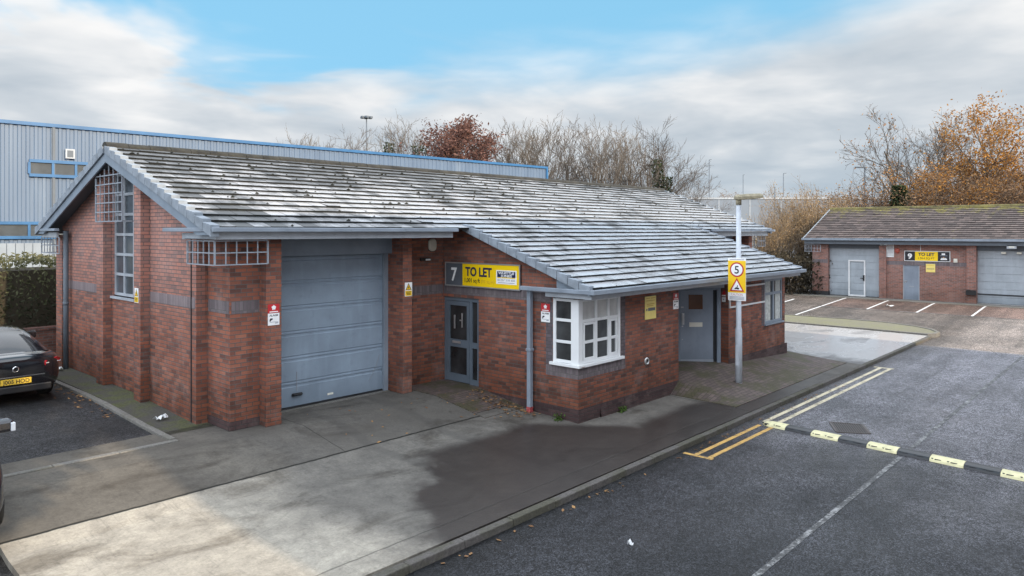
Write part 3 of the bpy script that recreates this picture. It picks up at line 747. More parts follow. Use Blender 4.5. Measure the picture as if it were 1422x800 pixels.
# roof tiles -----------------------------------------------------------
def tile_roof(x0, x1, ya, za_, yb, zb_, rows, mb, tw=.33, seed=1, th=.04, axis='y', jit=.004):
    """rows from eave (ya,za) up to ridge (yb,zb); each tile its own stepped face"""
    rnd = random.Random(seed)
    dy, dz = (yb-ya)/rows, (zb_-za_)/rows; L = math.hypot(dy, dz); ny, nz = -dz/L, dy/L
    if nz < 0: ny, nz = -ny, -nz
    n = int(round((x1-x0)/tw)); w = (x1-x0)/n
    for r in range(rows):
        y0, z0 = ya+dy*r, za_+dz*r; y1, z1 = ya+dy*(r+1.02), za_+dz*(r+1.02)
        off = .5*w if r % 2 else 0
        k = -1 if off else 0
        while True:
            a = x0+k*w+off; b = a+w; k += 1
            if a >= x1-1e-6: break
            a = max(a, x0); b = min(b, x1)
            g_ = .004; t = rnd.random(); hl = th+rnd.uniform(-jit, jit)+ (.012 if rnd.random() < .02 else 0); hr = hl+rnd.uniform(-jit, jit)*.6
            sl = rnd.uniform(-.006, .006)
            Q = lambda x, y, z, h: ((x, y+ny*h, z+nz*h) if axis == 'y' else (y+ny*h, x, z+nz*h))
            p = [Q(a+g_, y0+sl*dy, z0+sl*dz, hl), Q(b-g_, y0+sl*dy, z0+sl*dz, hr), Q(b-g_, y1, z1, .004), Q(a+g_, y1, z1, .004)]
            mb.face(p, 0, t)
            q = [Q(a+g_, y0, z0, -.012), Q(b-g_, y0, z0, -.012)]
            mb.face([q[0], q[1], p[1], p[0]], 1, t)
    # dark underlay
    P = lambda x, y, z: (x, y, z) if axis == 'y' else (y, x, z)
    mb.face([P(x0+.01, ya+dy*.05, za_+dz*.05-.012), P(x1-.01, ya+dy*.05, za_+dz*.05-.012), P(x1-.01, yb, zb_-.012), P(x0+.01, yb, zb_-.012)], 1, .1)
RF = MB()
tile_roof(GX0+.1, 28.35, 11.93, rz(11.93), RY, RZ, 16, RF, seed=3)
tile_roof(GX0+.1, 28.35, 21.87, rz(21.87), RY, RZ, 16, RF, seed=4)
# lean-to: continues down from just above the main eave
LY0, LY1 = 8.52, 12.16
LZ0, LZ1 = 2.435, rz(12.16)+.02
tile_roof(11.68, 22.55, LY0, LZ0, LY1, LZ1, 13, RF, seed=5)
roof = RF.build('roof', [M['roof'], M['tile_butt']], unit, recalc=False)
Rd = MB()
x = GX0-.02
while x < 28.4:
    L = .45; n = 7; pr = []
    for i in range(n+1):
        a = math.pi*i/n; pr.append((RY-math.cos(a)*.15, RZ-.035+math.sin(a)*.125+random.uniform(-.004, .004)))
    Rd.prism(pr, 'x', x, min(x+L-.008, 28.42)); x += L
Rd.build('ridge_tile', M['ridge'], unit)
ms = MB(); mr_ = random.Random(12)
def clump(x, y, z, r):
    n = 6; vs = [(x, y, z+r*.7)]; 
    for k in range(n):
        a = 6.283*k/n; q = r*mr_.uniform(.6, 1.3); vs.append((x+q*math.cos(a)*1.3, y+q*math.sin(a)*.8, z-.01-q*math.sin(a)*.29))
    ms.idx(vs, [(0, k+1, (k+1) % n+1) for k in range(n)], sm=True)
for _ in range(420):
    if mr_.random() < .62: r_ = int(mr_.random()**.7*16); y = 11.93+(RY-11.93)*(r_+mr_.uniform(0, .25))/16; x = mr_.uniform(5.8, 28.2); z = rz(y)+.05
    else: r_ = mr_.randrange(13); y = LY0+(LY1-LY0)*(r_+mr_.uniform(0, .25))/13; x = mr_.uniform(11.8, 22.4); z = rz(y)+.035
    clump(x, y, z, mr_.choice((.018, .022, .028, .04)))
mso = ms.build('moss_clump', plain('moss', (.022, .024, .014), .95, .4, 9), unit, recalc=False); mso['kind'] = 'stuff'
# verge blocks (pale cap tiles stepping down the gable edges)
Vg = MB()
def verge_run(x, w, ya, za_, yb, zb_, rows, zlo=-.13, face=-1):
    dy, dz = (yb-ya)/rows, (zb_-za_)/rows
    for r in range(rows):
        y0, z0 = ya+dy*r, za_+dz*r; y1, z1 = ya+dy*(r+.955), za_+dz*(r+.955)
        s0 = .075; s1 = .022
        v = [(x, y0, z0+zlo), (x+w, y0, z0+zlo), (x+w, y0, z0+s0), (x, y0, z0+s0), (x, y1, z1+zlo), (x+w, y1, z1+zlo), (x+w, y1, z1+s1), (x, y1, z1+s1)]
        Vg.idx(v, [(0,1,2,3), (4,7,6,5), (0,3,7,4), (3,2,6,7), (1,5,6,2), (0,4,5,1)])
verge_run(GX0-.04, .16, 11.9, rz(11.9), RY-.04, RZ-.02, 16); verge_run(GX0-.04, .16, 21.9, rz(21.9), RY+.04, RZ-.02, 16)
verge_run(11.58, .14, LY0, LZ0, LY1, LZ1, 13)
verge_run(28.3, .12, 11.9, rz(11.9), RY-.04, RZ-.02, 16); verge_run(22.5, .12, LY0, LZ0, LY1, LZ1, 13)
Vg.build('verge_cap', M['verge'], unit, bevel=.006)
# bargeboards and soffits
Bb = MB()
for ye in (11.95, 21.85):
    Bb.prism([(ye, rz(ye)-.12), (RY, RZ-.12), (RY, RZ-.34), (ye+(.55 if ye < RY else -.55), rz(ye)-.12)], 'x', GX0, GX0+.035)
Bb.prism([(8.75, 2.40), (9.45, 2.42), (9.45, lt(9.45)-.1), (8.75, lt(8.75)-.1)], 'x', 11.70, 11.73)
Bb.build('bargeboard', M['grey_paint'], unit)
Sf = MB()
for ye in (12.05, 21.75): Sf.face([(GX0+.03, ye, rz(ye)-.15), (G+.3, ye, rz(ye)-.15), (G+.3, RY, RZ-.155), (GX0+.03, RY, RZ-.155)])
Sf.face([(5.62, 12.05, 3.47), (11.2, 12.05, 3.47), (11.2, 13.2, 3.47), (5.62, 13.2, 3.47)])
Sf.face([(11.70, 8.57, 2.3), (22.5, 8.57, 2.3), (22.5, 10.2, 2.3), (11.70, 10.2, 2.3)])
Sf.face([(22.6, 12.05, 3.47), (28.3, 12.05, 3.47), (28.3, 13.2, 3.47), (22.6, 13.2, 3.47)])
Sf.build('soffit', M['soffit'], unit)
# gutters (box section) and fascias
Gt = MB()
Gt.box((5.56, 11.84, 3.585), (11.18, 11.96, 3.662)); Gt.box((5.56, 11.96, 3.588), (5.66, 13.9, 3.66))
Gt.box((5.56, 21.84, 3.6), (28.4, 21.96, 3.67)); Gt.box((5.55, 20.3, 3.60), (5.66, 21.84, 3.665))
Gt.box((23.3, 11.84, 3.585), (28.6, 11.96, 3.662))
Gt.build('gutter', M['gutter'], unit, bevel=.01)
Gl = MB(); Gl.box((11.56, 8.40, 2.335), (22.66, 8.52, 2.43)); Gl.box((11.56, 8.52, 2.34), (11.66, 10.36, 2.428))
Gl.build('gutter', M['gutter'], unit, bevel=.01)
Fs = MB()
Fs.box((5.67, 11.97, 3.455), (11.12, 12.01, 3.584)); Fs.box((5.67, 12.01, 3.455), (5.7, 13.3, 3.57))
Fs.box((5.66, 20.5, 3.44), (5.7, 21.7, 3.57))
Fs.box((23.4, 12.02, 3.42), (28.3, 12.06, 3.57))
Fs.build('fascia', M['grey_light'], unit)
Fl = MB(); Fl.box((11.66, 8.53, 2.235), (22.5, 8.57, 2.345)); Fl.box((11.66, 8.57, 2.235), (11.70, 9.72, 2.345)); Fl.build('fascia', M['grey_light'], unit)
# downpipes
Dp = MB(); Dp.box((11.68, 10.16, -.30), (11.78, 10.26, 2.34)); Dp.box((11.665, 10.145, 1.03), (11.8, 10.275, 1.09)); d_ = Dp.build('downpipe', M['gutter'], unit, bevel=.01)
Dr = MB(); Dr.box((11.678, 10.158, -.31), (11.782, 10.262, -.16)); Dr.build('painted_foot', plain('pipe_red', (.4, .07, .07), .6, .4, 30, dirt=(.2, .25, .3)), d_)
Dq = MB(); Dq.tube([(5.86, 20.5, 3.6), (5.86, 20.5, .1)], [.06, .06], 12); Dq.tube([(5.86, 20.5, 1.75), (5.86, 20.5, 1.83)], [.07, .07], 12); Dq.build('downpipe', M['soffit'], unit)
# grilles
def grille(name, segs, parent, mat=M['white_metal']):
    m = MB()
    for p, q, w in segs: m.bar(p, q, w)
    return m.build(name, mat, parent)
segs = []; x = 5.66
zt = lambda y: RZ-.36-SL*abs(y-RY)*1.0
ys = [16.15+(17.72-16.15)*i/6 for i in range(7)]
for i, y in enumerate(ys): segs.append(((x, y, 3.81), (x, y, zt(y)), .03 if i in (0, 6) else .016))
for z in (3.81, 4.01, 4.21, 4.41, 4.61, 4.8): segs.append(((x-.01, ys[0], z), (x-.01, ys[-1], z), .022))
for y in (ys[0], ys[-1]):
    segs.append(((x, y, 3.81), (G+.05, y, 3.81), .03))
grille('gable_grille', segs, unit)
def corner_grille(pa, pc, pb, z0, z1, na, nb, parent):
    segs = []; L = lambda p, q, t: (p[0]+(q[0]-p[0])*t, p[1]+(q[1]-p[1])*t)
    for i in range(na+1):
        p = L(pa, pc, i/na); segs.append(((*p, z0), (*p, z1), .026 if i in (0, na) else .017))
    for i in range(1, nb+1):
        p = L(pc, pb, i/nb); segs.append(((*p, z0), (*p, z1), .026 if i == nb else .017))
    for z in (z0, (z0+z1)/2, z1):
        segs.append(((*pa, z), (*pc, z), .02)); segs.append(((*pc, z), (*pb, z), .02))
    grille('corner_grille', segs, parent)
corner_grille((5.7, 13.14), (5.7, 12.08), (6.68, 12.08), 3.015, 3.43, 5, 5, unit)
corner_grille((5.7, 20.45), (5.7, 21.9), (7.0, 21.9), 3.04, 3.44, 6, 5, unit)
corner_grille((27.6, 12.12), (28.25, 12.12), (28.25, 13.2), 3.0, 3.42, 4, 5, unit)
# gable window
gw = MB(); xg = G+.06
nz = 6; zs = [2.2+(4.85-2.2)*i/nz for i in range(nz+1)]; yy = [15.97, 16.52, 17.06, 17.6]
for y in yy: gw.box((xg-.03, y-.03, 2.17), (xg+.03, y+.03, 4.88))
for z in zs: gw.box((xg-.028, 15.96, z-.03), (xg+.028, 17.61, z+.03))
gwo = gw.build('gable_window', M['grey_light'], unit)
MB().box((xg+.002, 15.96, 2.18), (xg+.01, 17.61, 4.88)).build('pane', M['glass_gable'], gwo)
MB().box((G-.06, 15.93, 2.1), (G+.1, 17.65, 2.15)).build('sill', M['grey_light'], gwo)
# roller shutter, lintel, frame
sh = MB(); n = 6; z0, z1 = .03, 3.1
for i in range(n):
    a = z0+(z1-z0)*i/n; b = z0+(z1-z0)*(i+1)/n
    sh.face([(7.09, 13.2, a+.02), (10.3, 13.2, a+.02), (10.3, 13.2, b-.11), (7.09, 13.2, b-.11)])
    for (p, q, d0, d1) in ((b-.11, b-.095, 0, .016), (b-.095, b-.06, .016, .016), (b-.06, b-.045, .016, 0), (b-.045, b-.02, 0, 0), (b-.02, b-.008, 0, .018), (b-.008, b+.008, .018, .018), (b+.008, b+.02, .018, 0)):
        sh.face([(7.09, 13.2+d0, p), (10.3, 13.2+d0, p), (10.3, 13.2+d1, q), (7.09, 13.2+d1, q)])
sho = sh.build('garage_door', M['shutter'], unit)
MB().box((7.82, 13.165, .25), (8.05, 13.199, .31)).box((7.84, 13.12, .27), (8.03, 13.165, .295)).build('handle', M['black_plastic'], sho, bevel=.008)
MB().box((8.66, 13.19, .14), (8.8, 13.199, .18)).build('lock_plate', M['cream'], sho)
MB().box((7.925, 13.19, .34), (7.945, 13.198, .74)).build('drip_mark', M['white_metal'], sho)
sc_m = MB(); pts_ = [(10.02, .82), (9.93, .62), (9.82, .42), (9.72, .28)]
for (a, b), (c, d) in zip(pts_, pts_[1:]): sc_m.bar((a, 13.196, b), (c, 13.196, d), .014, .006)
sc_m.build('scratch', M['white_metal'], sho)
MB().box((7.09, 13.17, .0), (10.2, 13.23, .04)).build('bottom_seal', M['dark'], sho)
MB().box((10.09, 13.12, 0), (10.205, 13.19, 3.1)).build('garage_frame', M['gutter'], unit)
MB().box((7.085, 12.98, 3.1), (10.3, 13.1, 3.45)).build('lintel', M['grey_paint'], unit)
MB().box((7.07, 13.05, -.05), (10.22, 13.4, .012)).build('threshold', M['kerb'], unit)
# glazed door in the side wall
X0 = TX+.05
gd = MB()
def fr(y0, y1, z0, z1, mb, x=X0, d=.06): mb.box((x-d/2, y0, z0), (x+d/2, y1, z1))
ya, yb = 11.89, 13.07
for a, b in ((ya, ya+.06), (yb-.07, yb), (12.13, 12.2)): fr(a, b, 0, 2.01, gd)
fr(ya+.06, 12.13, 1.94, 2.01, gd); fr(12.2, yb-.07, 1.94, 2.01, gd)
fr(ya+.06, 12.13, .0, .12, gd, d=.05); fr(ya+.06, 12.13, .86, .99, gd, d=.05)
gdo = gd.build('door_frame', M['grey_dark'], unit)
lf = MB()
for a, b, c, d in ((12.21, 12.3, .02, 1.93), (12.9, 12.99, .02, 1.93), (12.3, 12.9, .02, .2), (12.3, 12.9, .84, 1.02), (12.3, 12.9, 1.83, 1.93)): fr(a, b, c, d, lf, x=X0-.005, d=.05)
lfo = lf.build('glazed_door', M['grey_dark'], unit)
MB().box((X0+.004, 12.3, .2), (X0+.012, 12.9, .84)).box((X0+.004, 12.3, 1.02), (X0+.012, 12.9, 1.83)).build('pane', M['glass'], lfo)
MB().box((X0-.045, 12.5, .93), (X0-.031, 12.78, .985)).build('letter_plate', M['silver'], lfo)
MB().box((X0-.06, 12.42, 1.32), (X0-.035, 12.45, 1.66)).box((X0-.06, 12.68, 1.28), (X0-.035, 12.71, 1.6)).box((X0-.055, 12.42, 1.47), (X0-.03, 12.52, 1.5)).build('handle', M['silver'], lfo)
MB().box((X0+.006, 11.95, .12), (X0+.012, 12.13, .86)).box((X0+.006, 11.95, .99), (X0+.012, 12.13, 1.94)).build('side_pane', M['glass'], gdo)
# white corner window
cw = MB(); zb, ztp = .86, 2.2
xo, yo = TX+.03, FY+.03
def cx_(y0, y1, z0, z1, d=.07): cw.box((xo-d/2, y0, z0), (xo+d/2, y1, z1))
def cy_(x0, x1, z0, z1, d=.07): cw.box((x0, yo-d/2, z0), (x1, yo+d/2, z1))
cw.box((xo-.045, yo-.045, zb), (xo+.1, yo+.1, ztp))
cx_(9.59, 9.665, zb, ztp); cx_(9.13, 9.19, zb, ztp, .068)
for z in (zb+.035, 1.3, 1.75, ztp-.03): cx_(9.19, 9.59, z-.03, z+.03, .062)
cy_(13.28, 13.365, zb, ztp)
xs3 = [11.98, 12.48, 12.93, 13.28]
for x_ in xs3[1:3]: cy_(x_-.03, x_+.03, zb, ztp, .066)
for z in (zb+.035, 1.30, 1.74, ztp-.03): cy_(11.98, 13.28, z-.03, z+.03, .06)
for k in (0, 2):
    a, b = xs3[k]+.03, xs3[k+1]-.03
    for x_ in (a+.0, b-.055): cy_(x_, x_+.055, zb+.06, 1.70, .076)
    for z in (zb+.09, 1.68): cy_(a, b, z-.025, z+.025, .074)
cwo = cw.build('corner_window', M['white_upvc'], unit, bevel=.004)
MB().box((xo-.005, 9.06, zb), (xo+.005, 9.62, ztp)).box((12.0, yo-.004, zb), (13.3, yo+.006, 1.74)).build('pane', glass_mat('glass_bay', (.055, .057, .058), .07, .5), cwo)
MB().box((12.0, yo-.004, 1.741), (13.3, yo+.006, ztp)).build('top_pane', M['glass_blind'], cwo)
MB().box((TX-.07, 8.93, .8), (TX+.06, 9.72, .86)).box((TX+.06, 8.93, .8), (13.44, 9.05, .86)).build('sill', M['white_upvc'], cwo, bevel=.006)
# angled porch door
ang = math.atan2(-C_, S_)
dd = bpy.data.objects.new('porch_door', None); COL.objects.link(dd); dd.parent = unit; dd.location = Vector((17.66, 10.06, .0))-unit.location; dd.rotation_euler = (0, 0, math.atan2(9.19-10.06, 18.5-17.66))
W_ = math.hypot(.84, .87)
fm = MB(); fm.box((0, -.04, -.1), (.1, .08, 2.05)); fm.box((W_-.1, -.04, -.1), (W_, .08, 2.05)); fm.box((.1, -.035, 1.99), (W_-.1, .08, 2.05)); fm.build('frame', M['grey_paint'], dd, local=True)
lf = MB(); lf.box((.11, .03, .02), (W_-.19, .08, 1.98)); lfo = lf.build('leaf', M['door_blue'], dd, local=True, bevel=.004)
MB().box((W_-.19, .05, .0), (W_-.1, .09, 1.99)).build('shadow_gap', M['dark'], dd, local=True)
MB().box((.34, .02, 1.46), (.73, .029, 1.86)).build('vision_pane', M['glass_wood'], lfo, local=True)
MB().box((.36, .012, .98), (.72, .03, 1.1)).build('letter_plate', M['cream'], lfo, local=True)
MB().box((.17, -.02, 1.07), (.2, .03, 1.32)).box((.15, .01, 1.04), (.22, .03, 1.35)).build('handle', M['silver'], lfo, local=True)
MB().box((.15, .015, .98), (.19, .03, 1.01)).box((.13, .015, 1.5), (.2, .03, 1.53)).box((.16, .02, .62), (.18, .03, .64)).build('lock', M['silver'], lfo, local=True)
MB().box((.11, .01, .02), (W_-.19, .03, .085)).build('weather_bar', M['white_metal'], lfo, local=True)
MB().box((0, -.03, 2.05), (W_+.1, .06, 2.32)).build('head_panel', M['grey_light'], dd, local=True)
# far window of the lean-to
fw = MB(); Y0 = FY+.04
for a, b in ((20.95, 21.03), (22.2, 22.28), (21.57, 21.67)): fw.box((a, Y0-.03, .83), (b, Y0+.03, 2.17))
for z in (.87, 1.72, 2.13): fw.box((20.97, Y0-.028, z-.04), (22.26, Y0+.028, z+.04))
fw.box((20.92, FY-.05, .79), (22.31, FY+.07, .83))
fwo = fw.build('lean_to_window', M['grey_paint'], unit)
MB().box((21.04, Y0, .85), (22.3, Y0+.01, 2.15)).build('pane', M['glass_grey'], fwo)
MB().box((21.1, Y0-.004, .9), (21.45, Y0-.002, 2.1)).box((21.82, Y0-.004, .9), (22.2, Y0-.002, 2.1)).build('net_curtain', M['net'], fwo)
MB().box((24.2, 13.18, -.3), (27.2, 13.22, 3.2)).build('garage_door', M['shutter'], unit)
MB().box((24.2, 13.0, 3.1), (27.2, 13.1, 3.45)).build('lintel', M['grey_paint'], unit)
# flue vent
v_ = MB().lathe([(.0, -.004), (.055, -.004), (.055, -.03), (.075, -.03), (.09, -.004)], (14.44, FY, .6), 20, axis='y'); vo = v_.build('flue_vent', M['silver'], unit)
MB().lathe([(0, -.008), (.052, -.008)], (14.44, FY, .6), 20, axis='y').build('vent_hole', M['dark'], vo)

# ------------------------------------------------------------------ signs and fittings on unit 7
MX = -math.pi/2
def sign_root(name, label, cat, loc, rz_=0.0, group=None): return thing(name, label, cat, loc, rz_, group)
# TO LET board: width 2.46 (Y 12.97 -> 10.5), bottom z 2.29
s7 = sign_root('to_let_board', 'wide yellow and grey board reading 7 TO LET above the glazed door', 'sign', (TX-.012, 12.97, 2.295), MX)
Wd, Hd = 2.42, .57
slab('backing', M['dark'], s7, .0, Wd, 0, Hd, -.03, 0)
m = MB()
for a, b, c, d in ((0, Wd, 0, .028), (0, Wd, Hd-.028, Hd), (0, .028, .028, Hd-.028), (Wd-.028, Wd, .028, Hd-.028)): m.box((a, -.05, c), (b, -.031, d))
m.build('frame', M['silver'], s7, local=True)
slab('number_panel', M['sign_grey'], s7, .029, .60, .029, Hd-.029, -.04, -.031)
slab('yellow_panel', M['sign_yellow'], s7, .601, Wd-.029, .029, Hd-.029, -.04, -.031)
text('7', .31, M['sign_white'], s7, .215, .13, -.041, bold=.03, width=.2)
text('TO LET', .2, M['navy'], s7, .70, .265, -.041, width=.86, bold=.05)
text('1,001 sq ft', .095, M['sign_black'], s7, .68, .115, -.041, width=.5, bold=.025)
text('(93 sq m)', .075, M['faint'], s7, 1.22, .115, -.041, width=.42)
lg = slab('agent_panel', M['sign_white'], s7, 1.70, 2.32, .12, .43, -.044, -.041)
slab('logo_block', M['navy'], lg, 1.735, 2.285, .275, .405, -.047, -.0445)
slab('logo_stripe', M['sign_yellow'], lg, 1.735, 2.285, .255, .272, -.047, -.0445)
text('WHITTLE', .052, M['sign_white'], lg, 2.01, .343, -.048, width=.48, bold=.03, align='CENTER')
text('JONES', .05, M['sign_white'], lg, 2.01, .283, -.048, width=.34, bold=.03, align='CENTER')
text('01257 238 605', .045, M['grey_text'], lg, 2.01, .19, -.0455, width=.53, align='CENTER')
slab('small_print', M['grey_text'], lg, 1.76, 2.26, .148, .158, -.046, -.0445)

def alarm_notice(label, loc, rz_, w, pict=True):
    t = sign_root('alarm_notice', label, 'sign', loc, rz_, 'small red and white alarm notices')
    rd = slab('red_plate', M['sign_red'], t, 0, w, .225, .39, -.008, 0)
    pts = []
    for k in range(10):
        r = .05 if k % 2 == 0 else .036; a = math.pi/2+k*math.pi/5; pts.append((w/2+r*math.cos(a), .325+r*math.sin(a)))
    polyplate('emblem', M['sign_white'], rd, pts, -.011, -.0085)
    slab('caption_bar', M['sign_white'], rd, w*.13, w*.87, .24, .258, -.011, -.0085)
    wt = slab('white_plate', M['sign_white'], t, 0, w, 0, .22, -.008, 0)
    text('ALARM', .035, M['sign_black'], wt, w/2, .165, -.0085, width=w*.75, bold=.02, align='CENTER')
    polyplate('camera_symbol', M['sign_black'], wt, [(w*.14, .1), (w*.2, .13), (w*.4, .13), (w*.4, .105), (w*.28, .095), (w*.2, .07), (w*.14, .07)], -.01, -.0085)
    slab('text_line', M['grey_text'], wt, w*.62, w*.9, .03, .045, -.01, -.0085)
    slab('text_line', M['grey_text'], wt, w*.15, w*.9, .055, .062, -.01, -.0085)
    return t
alarm_notice('red and white alarm notice on the brick pier left of the roller shutter', (6.81, 12.315, 1.86), 0, .23)
alarm_notice('red and white alarm notice beside the white corner window', (TX-.006, 9.985, 1.67), MX, .24)
alarm_notice('red and white alarm notice left of the grey porch door', (15.63, FY-.005, 1.7), 0, .25)
t = sign_root('fire_notice', 'small red and white notice on the brick return right of the porch door', 'sign', (18.594, 9.19, 1.66), MX)
polyplate('red_triangle', M['sign_red'], t, [(0, .19), (.11, .19), (.11, .25), (.075, .33), (.02, .24)], -.006, 0)
slab('red_bar', M['sign_white'], t, 0, .11, .155, .19, -.006, 0)
wp = slab('white_plate', M['sign_white'], t, 0, .11, 0, .13, -.006, 0); slab('symbol', M['grey_text'], wp, .04, .07, .045, .085, -.008, -.0065)
def hazard(label, loc, rz_, w):
    t = sign_root('warning_sign', label, 'sign', loc, rz_, 'yellow electrical warning signs')
    bp = slab('plate', M['sign_white'], t, 0, w, 0, w*1.5, -.006, 0); c = w/2
    tr = polyplate('triangle', M['sign_black'], bp, [(w*.08, w*.68), (w*.92, w*.68), (c, w*1.42)], -.008, -.0065)
    polyplate('triangle_fill', M['sign_amber'], bp, [(w*.19, w*.74), (w*.81, w*.74), (c, w*1.29)], -.01, -.0085)
    polyplate('bolt', M['sign_black'], bp, [(c+.01, w*1.15), (c-.025, w*.96), (c, w*.96), (c-.012, w*.8), (c+.025, w*1.0), (c+.003, w*1.0)], -.012, -.0105)
    slab('caption_plate', M['sign_amber'], bp, w*.05, w*.95, w*.06, w*.6, -.008, -.0065)
    for k in range(3): slab('text_line', M['sign_black'], bp, w*(.15+.05*k), w*(.85-.05*k), w*(.44-.14*k), w*(.5-.14*k), -.01, -.0085)
hazard('white and yellow warning sign with lightning triangle on the pier right of the roller shutter', (10.25, 12.594, 2.15), 0, .205)
hazard('white and yellow warning sign on the gable beside the tall grey window', (5.784, 15.83, 2.13), MX, .2)
t = sign_root('yellow_notice', 'faded yellow paper notice on the front wall between corner window and porch door', 'sign', (14.36, FY-.004, 1.56), 0)
bp = slab('sheet', M['pale_yellow'], t, 0, .48, 0, .53, -.006, 0)
slab('dark_strip', M['sign_grey'], bp, .13, .44, .19, .26, -.008, -.0065); slab('dark_mark', M['sign_grey'], bp, .05, .1, .195, .245, -.008, -.0065)
for a, b, z in ((.05, .2, .475), (.25, .44, .475), (.06, .42, .42), (.08, .4, .34), (.08, .36, .3)): slab('text_line', M['faint'], bp, a, b, z, z+.018, -.008, -.0065)
# alarm bell box and bulkhead light above the recess beside the board
t = sign_root('alarm_bell_box', 'white rounded alarm bell box under the gutter above the recessed wall', 'alarm box', (11.46, 13.1, 3.27), 0)
m = MB(); pts = []
for k in range(24):
    a = 2*math.pi*k/24; pts.append((.115*math.copysign(abs(math.cos(a))**.7, math.cos(a)), .15*math.copysign(abs(math.sin(a))**.8, math.sin(a))))
m.prism(pts, 'y', -.09, -.004); m.build('cover', M['cream'], t, local=True, bevel=.03)
MB().prism([(p[0]*.96+.01, p[1]*.96-.02) for p in pts], 'y', -.05, -.002).build('base', M['black_plastic'], t, local=True)
t = sign_root('bulkhead_light', 'small dark bulkhead lamp on the recessed brick wall below the bell box', 'wall lamp', (11.26, 13.1, 2.93), 0)
MB().box((-.16, -.06, -.035), (.16, -.002, .04)).build('housing', M['black_plastic'], t, local=True, bevel=.02)
MB().box((-.02, -.075, -.025), (.12, -.061, .015)).build('lens', M['lens_clear'], t, local=True)
# bare white sign frame right of the porch
t = sign_root('empty_sign_frame', 'bare white metal sign rails left on the brickwork behind the lamp post', 'sign frame', (18.62, FY, 1.49), 0)
slab('rail', M['white_paint'], t, 0, 2.3, 0, .045, -.03, -.002); slab('rail', M['white_paint'], t, 0.05, 2.3, .53, .575, -.03, -.002); slab('upright', M['white_paint'], t, 0, .05, .046, .575, -.03, -.002)

# ------------------------------------------------------------------ lamp post with speed sign
LX, LYp, LZ = 17.3, 8.1, zramp(17.3, 8.1)-.02
lp = thing('lamp_post', 'pale grey lamp post rising from the block paving beside the porch', 'street lamp', (LX, LYp, LZ))
H = 4.62
MB().tube([(0,0,0), (0,0,1.35), (0,0,1.42), (0,0,H-.05)], [.088, .084, .066, .058], 14).build('pole', M['galv'], lp, local=True)
MB().box((-.095, -.04, .45), (-.085, .04, .95)).build('access_door', M['galv'], lp, local=True, bevel=.004)
dx, dy = S_, -C_
br = MB().tube([(0,0,H-.14), (0,0,H+.01)], [.07, .07], 12).build('bracket', M['lamp_dirty'], lp, local=True)
ln = MB()
st = [(-.1, .09, .07), (-.04, .12, .1), (.18, .13, .11), (.52, .12, .1), (.6, .08, .06)]
vs = []; 
for s_, w, h in st:
    c = Vector((dx*s_, dy*s_, H+.035+s_*.06)); nn = Vector((-dy, dx, 0))
    for a, b in ((-1, -.6), (1, -.6), (1, .3), (.6, 1), (-.6, 1), (-1, .3)): vs.append(c+nn*w*a+Vector((0,0,h*b*.8)))
fs = [(i*6+k, i*6+(k+1) % 6, (i+1)*6+(k+1) % 6, (i+1)*6+k) for i in range(len(st)-1) for k in range(6)] + [tuple(range(6)), tuple(range(24, 30))]
ln.idx(vs, fs); lno = ln.build('lantern', M['lamp_dirty'], lp, local=True, bevel=.01)
# speed sign
sg = thing('speed_sign', 'yellow sign on the lamp post with a 5 in a red ring above a triangle', 'sign', (LX-.10, LYp+.235, 1.86), MX)
w = .47; hh = 1.06
MB().box((0, 0, 0), (w, .012, hh)).build('plate', M['sign_white'], sg, local=True)
slab('yellow_field', M['sign_amber'], sg, 0.003, w-.003, .2, hh-.06, -.004, -.0005)
def disc(r, n=32): return [(w/2+r*math.cos(2*math.pi*k/n), .775+r*math.sin(2*math.pi*k/n)) for k in range(n)]
polyplate('red_ring', M['sign_red'], sg, disc(.185), -.006, -.0045)
polyplate('white_disc', M['sign_white'], sg, disc(.15), -.008, -.0065)
text('5', .19, M['sign_black'], sg, w/2, .68, -.0085, width=.115, bold=.02, align='CENTER')
polyplate('red_triangle', M['sign_red'], sg, [(w/2-.195, .23), (w/2+.195, .23), (w/2, .57)], -.006, -.0045)
polyplate('white_triangle', M['sign_white'], sg, [(w/2-.14, .262), (w/2+.14, .262), (w/2, .505)], -.008, -.0065)
polyplate('forklift_symbol', M['sign_black'], sg, [(w/2-.06, .285), (w/2-.01, .285), (w/2-.01, .3), (w/2+.02, .28), (w/2+.065, .285), (w/2+.06, .32), (w/2+.02, .33), (w/2+.035, .385), (w/2+.015, .385), (w/2-.0, .335), (w/2-.03, .33), (w/2-.06, .3)], -.01, -.0085)
text('CAUTION', .055, M['pink_text'], sg, w/2, .125, -.002, width=.3, align='CENTER')
for z in (.03, .06, .09): slab('text_line', M['grey_text'], sg, .04, w-.04, z, z+.012, -.003, -.0005)
slab('text_line', M['grey_text'], sg, .04, w-.04, hh-.04, hh-.025, -.003, -.0005)
MB().box((w/2-.09, .013, .25), (w/2+.09, .06, .29)).box((w/2-.09, .013, .8), (w/2+.09, .06, .84)).build('clip', M['silver'], sg, local=True)

